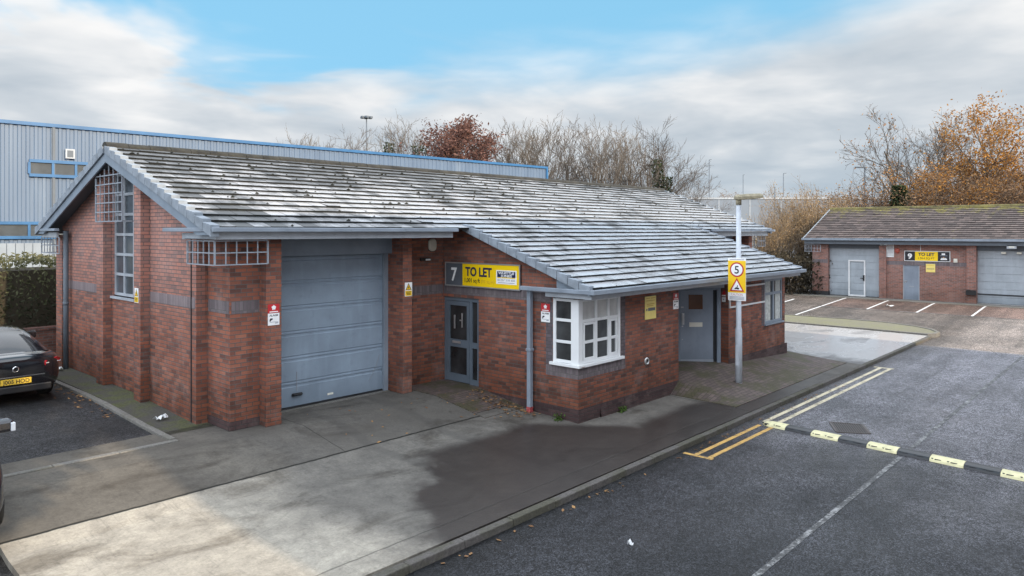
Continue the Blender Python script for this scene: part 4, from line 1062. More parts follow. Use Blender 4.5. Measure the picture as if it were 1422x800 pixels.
# ------------------------------------------------------------------ speed hump, drain
hp = thing('speed_hump', 'low speed hump of alternating yellow and black rubber blocks across the road', 'speed hump', (14.9, 6.3, -.47))
def hump(y0, y1, mat, name, i, end=False):
    m = MB(); n = 8; prof = []
    for k in range(n+1):
        a = math.pi*k/n; prof.append((-.17*math.cos(a), .075*math.sin(a)**.7+.002))
    cx0, cx1 = -.095*(0-(y0-6.3)), -.095*(0-(y1-6.3))
    vs = []
    ylist = [y0, y1] if not end else [y0, y0-.06, y0-.16, y1]
    sc_ = [1, 1] if not end else [.3, .75, 1, 1]
    for yy_, s in zip(ylist, sc_):
        cc = .095*(yy_-6.3)
        for q in prof: vs.append((cc+q[0]*s, yy_-6.3, q[1]*s))
    L = n+1; fs = [(r*L+k, r*L+k+1, (r+1)*L+k+1, (r+1)*L+k) for r in range(len(ylist)-1) for k in range(n)] + [tuple(range(L)), tuple(range(L*(len(ylist)-1), L*len(ylist)))]
    m.idx(vs, fs); o = m.build(name, mat, hp, local=True)
    st_ = MB()
    for f in (.25, .72):
        yy_ = y0+(y1-y0)*f; cc = .095*(yy_-6.3)
        st_.box((cc-.15, yy_-6.3-.05, .02), (cc-.115, yy_-6.3+.05, .056)); st_.lathe([(.0, .0), (.018, 0), (.018, -.02)], (cc-.12, yy_-6.3+.09, .06), 8)
    st_.build('reflector_slot', M['dark'], o, local=True)
y = 6.42; i = 0
Ls = .535
while y > -1.5:
    y2 = y-Ls; hump(y, y2+.006, M['hump_yellow'] if i % 2 == 0 else M['hump_black'], 'yellow_block' if i % 2 == 0 else 'black_block', i, i == 0); y = y2; i += 1
dr = thing('drain_grate', 'rusty iron drain grate set in the tarmac beyond the speed hump', 'drain', (15.7, 5.0, -.47), 0)
D = [(15.95, 5.42), (16.2, 4.85), (15.58, 4.52), (15.25, 5.05)]
D = [Vector((a-15.7, b-5.0, 0)) for a, b in D]
m = MB()
for i in range(4): m.bar(D[i]+Vector((0,0,.006)), D[(i+1) % 4]+Vector((0,0,.006)), .05, .02)
m.build('frame', M['iron'], dr, local=True)
m = MB()
for i in range(1, 14):
    t_ = i/14; a = D[0].lerp(D[1], t_); b = D[3].lerp(D[2], t_); m.bar(a+Vector((0,0,.008)), b+Vector((0,0,.008)), .02, .016)
m.build('bar', M['iron'], dr, local=True)
m = MB(); m.face([d+Vector((0,0,.003)) for d in D]); m.build('pit', M['dark'], dr, local=True, recalc=False)

# ------------------------------------------------------------------ unit 9
u9 = thing('brick_unit', 'brick unit facing the junction with mossy tiled roof and yellow 9 board', 'industrial unit', (43.8, 9, -.16))
BX = 43.8
W9 = MB()
Z0 = -.5
def w9(y0, y1, x, z0, z1, holes=()): wall_x(y0, y1, x, z0, z1, holes, .12, W9)
W9.box((BX-.12, 14.96, Z0), (BX+.4, 15.85, 2.8)); W9.box((BX-.12, 11.84, Z0), (BX+.4, 12.2, 2.8)); W9.box((BX-.22, 7.55, Z0), (BX+.4, 7.97, 2.85)); W9.box((BX-.12, 3.1, Z0), (BX+.4, 3.5, 2.85))
w9(7.97, 11.84, BX, Z0, 2.9, [(10.2, 11.02, -.18, 1.76)])
w9(-4, 3.1, BX, Z0, 2.9)
W9.face([(BX, 15.85, Z0), (BX+8, 15.85, Z0), (BX+8, 15.85, 2.9), (BX+4, 15.85, 4.5), (BX, 15.85, 2.9)])
W9.build('wall', M['brick_far'], u9)
b9 = MB(); b9.box((BX-.006, 7.98, 1.75), (BX+.02, 11.83, 1.95)); b9.box((BX-.126, 14.97, 1.75), (BX-.1, 15.84, 1.95)); b9.build('soldier_course', M['band'], u9)
MB().box((BX-.14, 14.94, Z0), (BX+.42, 15.87, .1)).build('plinth', M['dark'], u9)
R9 = MB(); tile_roof(-4, 16.2, BX-.5, 3.18, BX+4.1, 5.0, 17, R9, tw=.33, seed=9, axis='x'); tile_roof(-4, 16.2, BX+8.7, 3.18, BX+4.1, 5.0, 17, R9, tw=.33, seed=10, axis='x')
R9.build('roof', [M['roof_far'], M['tile_butt_far']], u9, recalc=False)
m = MB(); y = -4
while y < 15.9:
    pr = [(BX+4.1-math.cos(math.pi*i/6)*.15, 4.97+math.sin(math.pi*i/6)*.12) for i in range(7)]
    m.prism(pr, 'y', y, y+.44); y += .45
m.build('ridge_tile', M['ridge_far'], u9)
m = MB(); m.prism([(BX-.52, 3.06), (BX+4.1, 4.88), (BX+8.7, 3.06), (BX+8.7, 3.2), (BX+4.1, 5.03), (BX-.52, 3.2)], 'y', 16.2, 16.27); m.build('verge_cap', M['verge'], u9)
MB().box((BX-.62, -4, 3.07), (BX-.5, 16.32, 3.19)).build('gutter', M['gutter'], u9, bevel=.01)
MB().box((BX-.46, -4, 2.86), (BX-.42, 16.2, 3.07)).build('fascia', M['soffit'], u9)
m = MB(); m.face([(BX-.42, -4, 2.88), (BX+.4, -4, 2.88), (BX+.4, 16.2, 2.88), (BX-.42, 16.2, 2.88)]); m.build('soffit', M['soffit'], u9)
def shutter9(y0, y1, zt, name='garage_door'):
    m = MB(); n = 7
    for i in range(n):
        a = -.17+(zt+.17)*i/n; b = -.17+(zt+.17)*(i+1)/n
        m.face([(BX+.16, y0, a), (BX+.16, y1, a), (BX+.16, y1, b-.02), (BX+.16, y0, b-.02)]); m.face([(BX+.175, y0, b-.02), (BX+.175, y1, b-.02), (BX+.175, y1, b), (BX+.175, y0, b)])
    o = m.build(name, M['shutter_far'], u9)
    MB().box((BX+.05, y0, zt), (BX+.14, y1, 2.86)).build('lintel', M['soffit'], u9)
    MB().box((BX+.12, y0, -.2), (BX+.15, y1, -.1)).build('bottom_seal', M['dark'], o)
    return o
g9 = shutter9(12.2, 14.96, 2.62)
m = MB()
for a, b, c, d in ((12.98, 13.06, -.12, 1.95), (13.82, 13.9, -.12, 1.95), (13.06, 13.82, 1.87, 1.95), (13.06, 13.82, -.12, -.04)): m.box((BX+.11, a, c), (BX+.155, b, d))
wk = m.build('wicket_frame', M['white_paint'], g9)
MB().box((BX+.07, 13.02, .78), (BX+.108, 13.1, 1.1)).box((BX+.05, 13.06, .9), (BX+.07, 13.25, .94)).build('handle', M['black_plastic'], wk)
g10 = shutter9(3.5, 7.55, 2.6)
MB().box((BX+.1, 3.5, -.19), (BX+.14, 7.55, -.12)).build('white_bar', M['white_paint'], g10)
MB().box((BX+.13, 3.5, .32), (BX+.155, 7.55, .38)).build('seam', M['dark'], g10)
d9 = MB().box((BX+.06, 10.25, -.15), (BX+.1, 10.97, 1.72)).build('front_door', M['door_blue'], u9)
m = MB()
for a, b, c, d in ((10.2, 10.25, -.17, 1.76), (10.97, 11.02, -.17, 1.76), (10.25, 10.97, 1.72, 1.76)): m.box((BX+.04, a, c), (BX+.1, b, d))
m.build('frame', M['grey_light'], d9)
MB().box((BX+.05, 10.48, .55), (BX+.06, 10.74, .62)).build('letter_plate', M['white_metal'], d9)
MB().box((BX+.03, 10.82, .85), (BX+.06, 10.95, .89)).box((BX+.05, 10.88, .78), (BX+.06, 10.92, .82)).build('handle', M['silver'], d9)
m = MB()
for a, b, c, d in ((11.46, 11.5, 2.16, 2.84), (11.8, 11.84, 2.16, 2.84), (11.5, 11.8, 2.16, 2.2), (11.5, 11.8, 2.8, 2.84)): m.box((BX-.04, a, c), (BX-.002, b, d))
for k in range(8): m.face([(BX-.035, 11.5, 2.2+k*.075), (BX-.035, 11.8, 2.2+k*.075), (BX-.004, 11.8, 2.26+k*.075), (BX-.004, 11.5, 2.26+k*.075)])
m.build('louvre_vent', M['white_paint'], u9)
corner_grille((BX-.35, 15.3), (BX-.35, 16.2), (BX+.7, 16.2), 2.4, 2.8, 5, 4, u9)
MB().bar((BX-.012, 10.15, 2.5), (BX-.012, 10.15, 2.86), .02).build('cable', M['white_paint'], u9)
MB().box((BX-.36, 7.53, .3), (BX-.225, 7.99, .53)).box((BX-.34, 7.56, .53), (BX-.23, 7.96, .56)).build('pier_box', M['black_plastic'], u9)
# its fittings
s9 = sign_root('to_let_board', 'black and yellow board reading 9 TO LET on the far brick unit', 'sign', (BX-.012, 10.94, 1.97), MX)
Wd, Hd = 2.2, .56
slab('frame', M['white_paint'], s9, 0, Wd, 0, Hd, -.03, 0)
slab('number_panel', M['sign_black'], s9, .035, .53, .035, Hd-.035, -.036, -.031); slab('yellow_panel', M['sign_yellow'], s9, .53, 1.62, .035, Hd-.035, -.036, -.031); pn = slab('agent_panel', M['sign_black'], s9, 1.62, Wd-.035, .035, Hd-.035, -.036, -.031)
text('9', .27, M['sign_white'], s9, .17, .14, -.037, width=.22, bold=.05); text('TO LET', .16, M['navy'], s9, 1.075, .3, -.037, width=.78, bold=.04, align='CENTER'); text('1,064 SQ FT', .1, M['sign_black'], s9, 1.075, .12, -.037, width=.76, align='CENTER')
slab('logo', M['sign_white'], pn, 1.8, 1.96, .36, .45, -.04, -.0365); slab('logo_text', M['grey_text'], pn, 1.72, 2.06, .31, .335, -.04, -.0365)
polyplate('logo', M['orange'], pn, [(1.86, .22), (1.94, .22), (1.9, .27)], -.04, -.0365); slab('logo_text', M['sign_white'], pn, 1.75, 2.05, .1, .16, -.04, -.0365); slab('logo_text', M['sign_white'], pn, 1.78, 2.02, .17, .205, -.04, -.0365)
t = sign_root('yellow_notice', 'square pale yellow notice beside the blue door of the far unit', 'sign', (BX-.008, 9.89, 1.4), MX); bp = slab('sheet', M['pale_yellow'], t, 0, .44, 0, .44, -.006, 0)
slab('text_line', M['sign_grey'], bp, .04, .4, .16, .19, -.008, -.0065); slab('text_line', M['faint'], bp, .06, .38, .36, .38, -.008, -.0065)
t = sign_root('alarm_bell_box', 'round faded red alarm bell beside the louvred vent of the far unit', 'alarm box', (BX-.002, 11.3, 2.53), MX)
MB().lathe([(0, -.1), (.1, -.09), (.13, -.05), (.14, 0)], (0,0,0), 20, axis='y').build('cover', M['red_blob'], t, local=True); MB().box((-.03, -.05, -.16), (.03, -.002, -.12)).build('strobe', M['red_blob'], t, local=True)
t = sign_root('utility_box', 'small cream box on the wall right of the far TO LET board', 'wall box', (BX-.002, 8.5, 2.05), MX)
MB().box((-.09, -.07, -.1), (.09, 0, .1)).build('cover', M['cream'], t, local=True, bevel=.01); MB().box((-.07, -.075, -.03), (.07, -.0705, -.01)).build('seam', M['grey_text'], t, local=True)
def flood(label, y, z):
    t = thing('floodlight', label, 'floodlight', (BX+.14, y, z), MX, 'floodlights over the far shutter')
    MB().box((-.1, -.16, -.05), (.1, -.04, .05)).build('housing', M['cream'], t, local=True, bevel=.01); MB().box((-.02, -.04, -.02), (.02, .0, .02)).build('arm', M['black_plastic'], t, local=True)
flood('left small floodlight over the wide shutter of the far unit', 6.4, 2.5)
flood('right small floodlight over the wide shutter of the far unit', 5.75, 2.5)
t = thing('junction_box', 'pale grey junction box on the fascia above the far wide shutter', 'wall box', (BX+.04, 6.0, 2.78), MX)
MB().box((-.2, -.5, -.06), (.2, -.46, .12)).build('cover', M['grey_light'], t, local=True); MB().box((-.12, -.505, 0), (.12, -.5, .06)).build('lid', M['cream'], t, local=True)

# ------------------------------------------------------------------ big blue-grey warehouse behind
A = Vector((7.43, 34.0)); B = Vector((37.98, 31.55)); dA = (B-A).normalized(); nA = Vector((dA.y, -dA.x))   # nA faces the camera
ZW = 7.86
wh = thing('warehouse', 'large pale corrugated warehouse with blue trim behind the brick unit', 'warehouse', (10, 33.8, 0))
P2 = lambda s, d, z: (A.x+dA.x*s+nA.x*d, A.y+dA.y*s+nA.y*d, z)
SL_, SR_ = -34.0, (B-A).length
m = MB(); s = SL_
while s < SR_-.01:
    w = .28; q = [(s, 0), (s+.12, 0), (s+.15, .03), (s+.25, .03), (s+.28, 0)]
    for (a, da), (b, db) in zip(q, q[1:]):
        b = min(b, SR_); a = min(a, SR_)
        if b > a: m.face([P2(a, da, -.5), P2(b, db, -.5), P2(b, db, ZW), P2(a, da, ZW)])
    s += w
m.face([P2(SR_, 0, -.5), P2(SR_, -20, -.5), P2(SR_, -20, ZW), P2(SR_, 0, ZW)])
m.face([P2(SL_, 0, ZW), P2(SR_, 0, ZW), P2(SR_, -20, ZW), P2(SL_, -20, ZW)])
m.build('wall', M['cladding'], wh, recalc=False)
def wbox(s0, s1, z0, z1, d0, d1, mb):
    v = [P2(s0, d0, z0), P2(s1, d0, z0), P2(s1, d1, z0), P2(s0, d1, z0), P2(s0, d0, z1), P2(s1, d0, z1), P2(s1, d1, z1), P2(s0, d1, z1)]
    mb.idx(v, [(0,3,2,1),(4,5,6,7),(0,1,5,4),(1,2,6,5),(2,3,7,6),(3,0,4,7)])
m = MB(); wbox(SL_, SR_+.05, ZW-.02, ZW+.12, -.1, .1, m); wbox(SR_-.1, SR_+.06, -.5, ZW-.02, -.1, .1, m); m.build('eaves_flashing', M['blue_trim'], wh)
m = MB(); s = SL_
while s < SR_-.2:
    wbox(s, min(s+.27, SR_-.15), -.5, 3.12, .035, .06, m); s += .29
m.build('lower_cladding', plain('lower_cladding', (.25, .29, .34), .5, .08, 1), wh)
def wwin(s0, s1, z0, z1, n, frame='grey'):
    m = MB(); wbox(s0, s1, z0, z0+.12, .05, .12, m); wbox(s0, s1, z1-.12, z1, .05, .12, m)
    for i in range(n+1):
        q = s0+(s1-s0)*i/n; wbox(q-.045, q+.045, z0+.12, z1-.12, .05, .11, m)
    o = m.build('window', M['blue_trim'], wh); g_ = MB(); wbox(s0, s1, z0+.1, z1-.1, .05, .06, g_); g_.build('pane', M['glass_far'], o); return o
def onfac(px, py):
    lat = (px-711)/1007; X = lat*S_+C_; Y = -lat*C_+S_
    # intersect ray (X,Y)*t with facade line
    t_ = (A.x*nA.x+A.y*nA.y)/(X*nA.x+Y*nA.y); q = Vector((X*t_, Y*t_))-A
    return q.dot(dA), 3.6-(py-321)/1007*t_
a, zt_ = onfac(40, 221); b, zb_ = onfac(165, 247); _, zb2 = onfac(60, 246); wwin(a, b, zb2, zt_, 4)
a, zt_ = onfac(62, 308); _, zb2 = onfac(20, 332); wwin(a-12, a+6, zb2, zt_, 11)
m = MB(); s0, z1 = onfac(90, 207); s1, z0 = onfac(103, 221); wbox(s0, s1, z0, z1, .05, .14, m); vo = m.build('louvre_vent', M['grey_light'], wh)
m = MB(); wbox(s0+.06, s1-.06, z0+.06, z1-.06, .14, .15, m); m.build('louvre', M['soffit'], vo)
m = MB(); s0, _ = onfac(74, 200); wbox(s0-.05, s0+.05, .0, ZW-.03, .05, .1, m); m.build('downpipe', M['soffit'], wh)
# distant pale shed
fx0, fy0 = cam2w((955-711)/1007*110, 110); fx1, fy1 = cam2w((1300-711)/1007*110, 110)
fs = thing('distant_shed', 'long pale blue-grey shed far beyond the bushes', 'warehouse', ((fx0+fx1)/2, (fy0+fy1)/2, -.4), math.atan2(fy1-fy0, fx1-fx0))
L = math.hypot(fx1-fx0, fy1-fy0)
MB().box((-L/2, 0, 0), (L/2, 30, 8.85)).build('wall', M['far_clad'], fs, local=True)
m = MB().box((-L/2-.1, -.1, 8.85), (L/2+.1, 30.1, 9.1)); m.build('eaves_flashing', M['grey_light'], fs, local=True)
m = MB()
for k in range(8): m.box((-L/2+k*L/8-.06, -.05, 0), (-L/2+k*L/8+.06, -.001, 8.8))
m.build('seam', M['grey_light'], fs, local=True)

# ------------------------------------------------------------------ boundary wall and hedge on the left
bw = thing('boundary_wall', 'low red brick boundary wall behind the parked black car', 'wall', (1, 23.3, 0))
MB().box((-12, 23.2, -.3), (7.5, 23.42, .85)).build('brickwork', M['brick_dim'], bw); MB().box((-12, 23.17, .85), (7.5, 23.45, .93)).build('coping', M['brick_dim'], bw)
def leaf_cloud(m, n, fpos, size, rnd, mi=0, tfun=None, flat=.0):
    for _ in range(n):
        p = Vector(fpos(rnd)); s_ = size*rnd.uniform(.6, 1.4)
        a = Vector((rnd.gauss(0,1), rnd.gauss(0,1), rnd.gauss(0,1))).normalized(); b = a.orthogonal().normalized(); c = a.cross(b)
        an = rnd.uniform(0, 6.28); b, c = b*math.cos(an)+c*math.sin(an), c*math.cos(an)-b*math.sin(an)
        m.face([p-b*s_, p-c*s_*.45, p+b*s_, p+c*s_*.45], mi, rnd.random() if not tfun else tfun(p, rnd))
hd = thing('hedge', 'clipped olive green hedge standing above the low brick wall', 'hedge', (1, 24.5, 0))
rnd = random.Random(11)
def hpos(r):
    x = r.uniform(-9, 7.6); k = r.random()
    nz = mnoise.noise(Vector((x*.9, 3, 1)))*.28
    if k < .5: 
        z = r.uniform(.75, 2.72+nz); return (x, 23.5+mnoise.noise(Vector((x*1.4, z*1.4, 0)))*.22+r.uniform(-.12, .2), z)
    y = r.uniform(23.45, 26); return (x, y, 2.72+nz+mnoise.noise(Vector((x*2, y*2, 5)))*.12+r.uniform(-.15, .12))
m = MB(); leaf_cloud(m, 15000, hpos, .055, rnd, tfun=lambda p, r: max(0, min(1, (p.z-1.3)/1.6+r.uniform(-.3, .35))))
m.build('foliage', M['leaf_hedge'], hd, recalc=False)
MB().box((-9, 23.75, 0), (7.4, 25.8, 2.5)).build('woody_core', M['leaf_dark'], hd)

# ------------------------------------------------------------------ trees
def rot_about(v, axis, a): return Matrix.Rotation(a, 3, axis) @ v
def grow(seed, height, spread, levels=4, stems=1, leaf=None, upright=.5, trunk_frac=.3, kids=(7, 5, 4, 3), r0=None, leafn=0, leafsize=.12, twmin=.012, ang=(28, 52)):
    rnd = random.Random(seed); T = MB(); Cn = MB(); tips = []
    r0 = r0 or height*.018
    def branch(p, d, L, r, lev):
        n = 5 if lev == 0 else 4 if lev < 2 else 3
        pts = [p.copy()]; rad = [r]; q = p.copy(); dd = d.copy()
        for i in range(n):
            dd = (dd + Vector((rnd.gauss(0,1), rnd.gauss(0,1), rnd.gauss(0,.7)))*(.07+.05*lev) + Vector((0,0,upright*.12*(1 if lev else .3)))).normalized()
            q = q+dd*L/n; pts.append(q.copy()); rad.append(max(twmin*.6, r*(1-(i+1)/n*(.72 if lev < levels-1 else .85))))
        if lev <= 1: T.tube([tuple(x) for x in pts], rad, 7 if lev == 0 else 5, cap=False)
        else: Cn.tube([tuple(x) for x in pts], rad, 3, 0, rnd.random(), cap=False)
        if lev >= levels-1:
            tips.append((pts[-1], dd)); tips.append((pts[n//2], dd)); return
        K = kids[min(lev, len(kids)-1)]
        for k in range(K):
            t_ = (trunk_frac if lev == 0 else .22)+(1-(trunk_frac if lev == 0 else .22))*(k+rnd.random()*.7)/K
            i = min(n-1, int(t_*n)); f = t_*n-i; bp = pts[i].lerp(pts[min(i+1, n)], f)
            base = (pts[min(i+1, n)]-pts[i]).normalized(); ax = base.orthogonal().normalized(); ax = rot_about(ax, base, k*2.4+rnd.uniform(-.6, .6))
            nd = rot_about(base, ax, R(rnd.uniform(*ang))*(1.0 if lev == 0 else .9))
            LL = L*(.62 if lev == 0 else .6)*rnd.uniform(.7, 1.15)*(1-.45*t_*(lev == 0))*(spread if lev == 0 else 1)
            branch(bp, nd, LL, max(twmin, rad[i]*.58), lev+1)
        tips.append((pts[-1], dd))
    for s_ in range(stems):
        a = 6.28*s_/max(1, stems)+rnd.random(); o = Vector((math.cos(a), math.sin(a), 0))*(.25 if stems > 1 else 0)*min(1.5, stems*.25)
        lean = Vector((math.cos(a), math.sin(a), 0))*(rnd.uniform(.05, .2) if stems > 1 else rnd.uniform(0, .05))*spread
        branch(o, (Vector((0,0,1))+lean).normalized(), height*(.8 if stems == 1 else rnd.uniform(.62, .82)), r0*(1 if stems == 1 else .6), 0)
    if leafn:
        for _ in range(leafn):
            p, d = rnd.choice(tips); c = p+Vector((rnd.gauss(0,1), rnd.gauss(0,1), rnd.gauss(0,1)))*leafsize*2.2
            leaf_cloud(Cn, 1, lambda r: c, leafsize, rnd, 1)
    vz = [(v[0]*v[2], v[1]*v[2], v[2]*v[2]) for v in Cn.v[::7]]; q = sum(a[2] for a in vz) or 1
    kx, ky = sum(a[0] for a in vz)/q, sum(a[1] for a in vz)/q
    for B in (T, Cn): B.v = [(v[0]-kx*v[2], v[1]-ky*v[2], v[2]) for v in B.v]
    return T, Cn
def tree_proto(name, T, Cn, bark, twig, leaf=None):
    def place(label, x, y, z=-.4, sc_=1.0, rz_=0.0, group='trees on the skyline', cat='tree', sz=None):
        if not hasattr(place, 'root'):
            r = thing(name, label, cat, (x, y, z), rz_, group)
            T.build('trunk', bark, r, recalc=False, local=True)
            Cn.build('crown', [twig, leaf] if leaf else [twig], r, recalc=False, local=True); place.root = r
        else:
            r = copy_tree(place.root); r.location = (x, y, z); r.rotation_euler = (0,0,rz_); r['label'] = label; r['category'] = cat
            if group: r['group'] = group
        r.scale = (sc_*(sz or 1), sc_*(sz or 1), sc_); return r
    return place
def at(px, top, dep, z0=-.4):
    x, y = cam2w((px-711)/1007*dep, dep); return x, y, (3.6-(top-321)/1007*dep)-z0      # x, y, height
T, Cn = grow(21, 10, .85, 5, 3, upright=.8, kids=(7, 5, 4, 3), twmin=.013, ang=(18, 40)); bareA = tree_proto('bare_tree', T, Cn, M['bark'], M['twig'])
T, Cn = grow(22, 10, .85, 5, 2, upright=.7, kids=(8, 5, 4, 3), twmin=.012, ang=(18, 42)); bareB = tree_proto('bare_tree', T, Cn, M['bark'], M['twig_dark'])
T, Cn = grow(23, 10, .8, 5, 4, upright=.9, kids=(6, 5, 3, 3), twmin=.012, ang=(14, 36)); bareC = tree_proto('bare_tree', T, Cn, M['bark_pale'], M['twig'])
T, Cn = grow(24, 10, .95, 5, 1, upright=.45, kids=(13, 6, 5, 4), twmin=.012, trunk_frac=.2, ang=(24, 50)); bareD = tree_proto('bare_tree', T, Cn, M['bark'], M['twig_dark'])
T, Cn = grow(25, 10, .8, 4, 1, upright=.5, kids=(12, 7, 5), leafn=15000, leafsize=.085, trunk_frac=.25, ang=(25, 50)); rust = tree_proto('rust_tree', T, Cn, M['bark'], M['twig_dark'], M['leaf_rust'])
T, Cn = grow(26, 10, .95, 5, 1, upright=.5, kids=(12, 6, 5, 3), r0=.26, leafn=8000, leafsize=.095, trunk_frac=.2, ang=(22, 50)); autumn = tree_proto('autumn_tree', T, Cn, M['bark_pale'], M['twig'], M['leaf_orange'])
T, Cn = grow(27, 10, .9, 5, 2, upright=.55, kids=(8, 5, 4, 3), r0=.24, leafn=600, leafsize=.085, trunk_frac=.2, ang=(20, 45)); sparse = tree_proto('autumn_tree', T, Cn, M['bark'], M['twig_dark'], M['leaf_orange'])
T, Cn = grow(28, 10, 1.3, 4, 6, upright=.2, kids=(6, 5, 4), leafn=7000, leafsize=.11, ang=(30, 65)); brownb = tree_proto('brown_shrub', T, Cn, M['bark'], M['twig_dark'], M['leaf_brown'])
hB = 10*.98
def put(pl_, label, px, top, dep, rz_, wide=1.0, **kw):
    x, y, h = at(px, top, dep); zs = [v for v in (getattr(pl_, 'h', None),) if v]
    if not zs:
        r = pl_(label, x, y, -.4, 1, rz_, **kw)
        zz = sorted(v.co.z for c in r.children for v in c.data.vertices); pl_.h = zz[int(len(zz)*.998)]
        zs = [pl_.h]
    else: r = pl_(label, x, y, -.4, 1, rz_, **kw)
    k = h/zs[0]; r.scale = (k*wide, k*wide, k); return r
gW = 'bare trees behind the warehouse'
put(bareA, 'faint bare tree at the far left end of the skyline row', 413, 188, 74, .3, group=gW)
put(bareC, 'second faint bare tree from the left of the skyline row', 437, 190, 72, 1.3, group=gW)
put(bareD, 'bare tree with a few brown leaves left of the tall mast', 472, 178, 70, 2.3, group=gW)
put(bareA, 'low bare tree just right of the tall mast', 517, 192, 72, 4.1, group=gW)
put(bareB, 'upright bare tree second to the left of the rust-leaved tree', 540, 171, 68, .9, group=gW)
put(bareA, 'dense bare tree directly left of the rust-leaved tree', 574, 166, 64, 5.0, group=gW)
put(rust, 'full tree with dark rust-red leaves above the warehouse roof', 636, 161, 62, .5, 1.15, group='trees behind the warehouse')
put(bareB, 'bare tree directly right of the rust-leaved tree', 702, 170, 64, 2.2, group=gW)
put(bareC, 'pale fanned bare tree above the right part of the blue trimmed warehouse', 727, 168, 66, .2, group=gW)
put(bareA, 'bare tree above the right end of the warehouse roof', 766, 166, 64, 3.2, group=gW)
put(bareB, 'thick bare tree first beyond the warehouse end', 803, 168, 62, 4.4, group=gW)
put(bareC, 'tall fanned bare tree second beyond the warehouse end', 833, 167, 63, 2.9, group=gW)
put(bareA, 'leaning bare tree third beyond the warehouse end', 860, 178, 62, 1.9, group=gW)
put(bareC, 'low bare tree just left of the broad round-crowned one', 886, 192, 64, 5.5, group=gW)
put(bareD, 'broad round-crowned bare tree at the right end of the row, above the ridge end', 922, 171, 60, .4, 1.05, group=gW)
put(bareD, 'small bare sapling at the foot of the broad round-crowned tree', 966, 246, 58, 1.4, group=gW)
gR = 'autumn trees behind the far unit'
put(sparse, 'tall nearly bare tree with scattered orange leaves left of the big orange tree', 1262, 150, 62, .8, 1.0, group=gR)
put(bareD, 'bare dark tree between the scattered-leaf tree and the big orange tree', 1300, 152, 66, 2.8, group=gR)
put(autumn, 'biggest orange-leaved tree above the far unit roof', 1370, 134, 60, 1.1, .95, group=gR)
put(sparse, 'shorter dark tree with brown leaves left of the tall pair', 1208, 226, 60, 3.4, 1.1, group=gR)
put(autumn, 'orange-leaved tree cut by the right picture edge', 1440, 215, 58, 4.0, 1.1, group=gR)
put(autumn, 'smaller orange tree low between the tall pair', 1305, 228, 57, 2.2, 1.3, group=gR)
gS = 'brown shrubs along the far boundary'
for px, tp, dp, rz_, lb in ((1185, 262, 58, .2, 'brown shrub at the left ridge end of the far roof'), (1340, 238, 56, 1.7, 'brown shrub below the big orange tree'), (1400, 228, 58, 3.0, 'tall brown shrub right of the big orange tree'), (1290, 266, 56, 4.2, 'low brown shrub below the scattered-leaf tree')):
    put(brownb, lb, px, tp, dp, rz_, 1.2, group=gS, cat='shrub')
# dark conical evergreen
x, y, h = at(1249, 258, 55)
ev = thing('evergreen_tree', 'small dark green evergreen behind the far unit ridge', 'tree', (x, y, -.4))
rnd = random.Random(5); m = MB()
def evp(r):
    z = r.uniform(.08, 1)**.8*h; k = (1.12-z/h)*1.7+.2; a = r.uniform(0, 6.28); q = k*math.sqrt(r.random())*(1+.25*math.sin(3*a+z)); return (q*math.cos(a), q*math.sin(a), z)
leaf_cloud(m, 4000, evp, .14, rnd); m.build('crown', M['leaf_ivy'], ev, recalc=False, local=True)
MB().tube([(0,0,0), (0,0,h*.9)], [.16, .03], 7).build('trunk', M['bark'], ev, local=True)
# ivy-clad stumps among the skyline trees
def ivy(px, top, dep, label, w=.5):
    x, y, h = at(px, top, dep); t = thing('ivy_trunk', label, 'ivy', (x, y, -.4), 0, 'ivy-clad trunks in the skyline row'); r = random.Random(int(px)); m = MB()
    leaf_cloud(m, 1500, lambda q: ((lambda z, a, k: (k*math.cos(a), k*math.sin(a), z))(q.uniform(0, h), q.uniform(0, 6.28), w*(.5+.5*q.random())*(1+.4*mnoise.noise(Vector((px, q.random()*9, 0)))))), .12, r)
    m.build('ivy_leaves', M['leaf_ivy'], t, recalc=False, local=True); MB().tube([(0,0,0), (0,0,h)], [.2, .08], 7).build('trunk', M['bark'], t, local=True)
ivy(540, 198, 63, 'ivy-covered trunk poking over the warehouse left of the mast gap', .5); ivy(582, 203, 62, 'ivy-covered trunk beside the rust-leaved tree', .7); ivy(913, 222, 59, 'ivy-covered left trunk of the broad round-crowned tree', .45); ivy(926, 246, 58.5, 'short ivy-covered trunk under the broad round-crowned tree', .45)
# golden willow thicket between the buildings and dark scrub below it
T, Cn = grow(31, 6, 1.0, 4, 9, upright=.7, kids=(7, 6, 4), leafn=2600, leafsize=.06, twmin=.009, ang=(18, 45)); willow = tree_proto('golden_shrub', T, Cn, M['bark_pale'], M['twig_tan'], M['leaf_yellow'])
gG = 'golden shrubs between the two units'
for px, tp, dp, rz_, lb, wd in ((1085, 276, 46, .2, 'golden shrub left of the gap between the two units', .8), (1108, 254, 47, 1.6, 'tallest golden shrub in the gap between the two units', .85), (1138, 260, 48, 3.1, 'golden shrub nearest the far unit roof', .85), (1160, 276, 51, 4.0, 'low golden shrub behind the far roof edge', .8), (1068, 290, 45, 5.0, 'low golden shrub behind the near roof corner', .8)):
    put(willow, lb, px, tp, dp, rz_, wd, group=gG, cat='shrub')
sb = thing('scrub', 'dark tangled scrub below the golden shrubs at the back of the yard', 'scrub', (*cam2w((1095-711)/1007*43, 43), -.4))
rnd = random.Random(8); m = MB()
def sbp(r):
    lat = r.uniform(-6.5, 4.0); d = r.uniform(-.6, 2.4); top = 2.55+.5*mnoise.noise(Vector((lat*.8, d, 2)))
    x, y = lat*S_+d*C_, -lat*C_+d*S_; return (x, y, r.random()**.8*top)
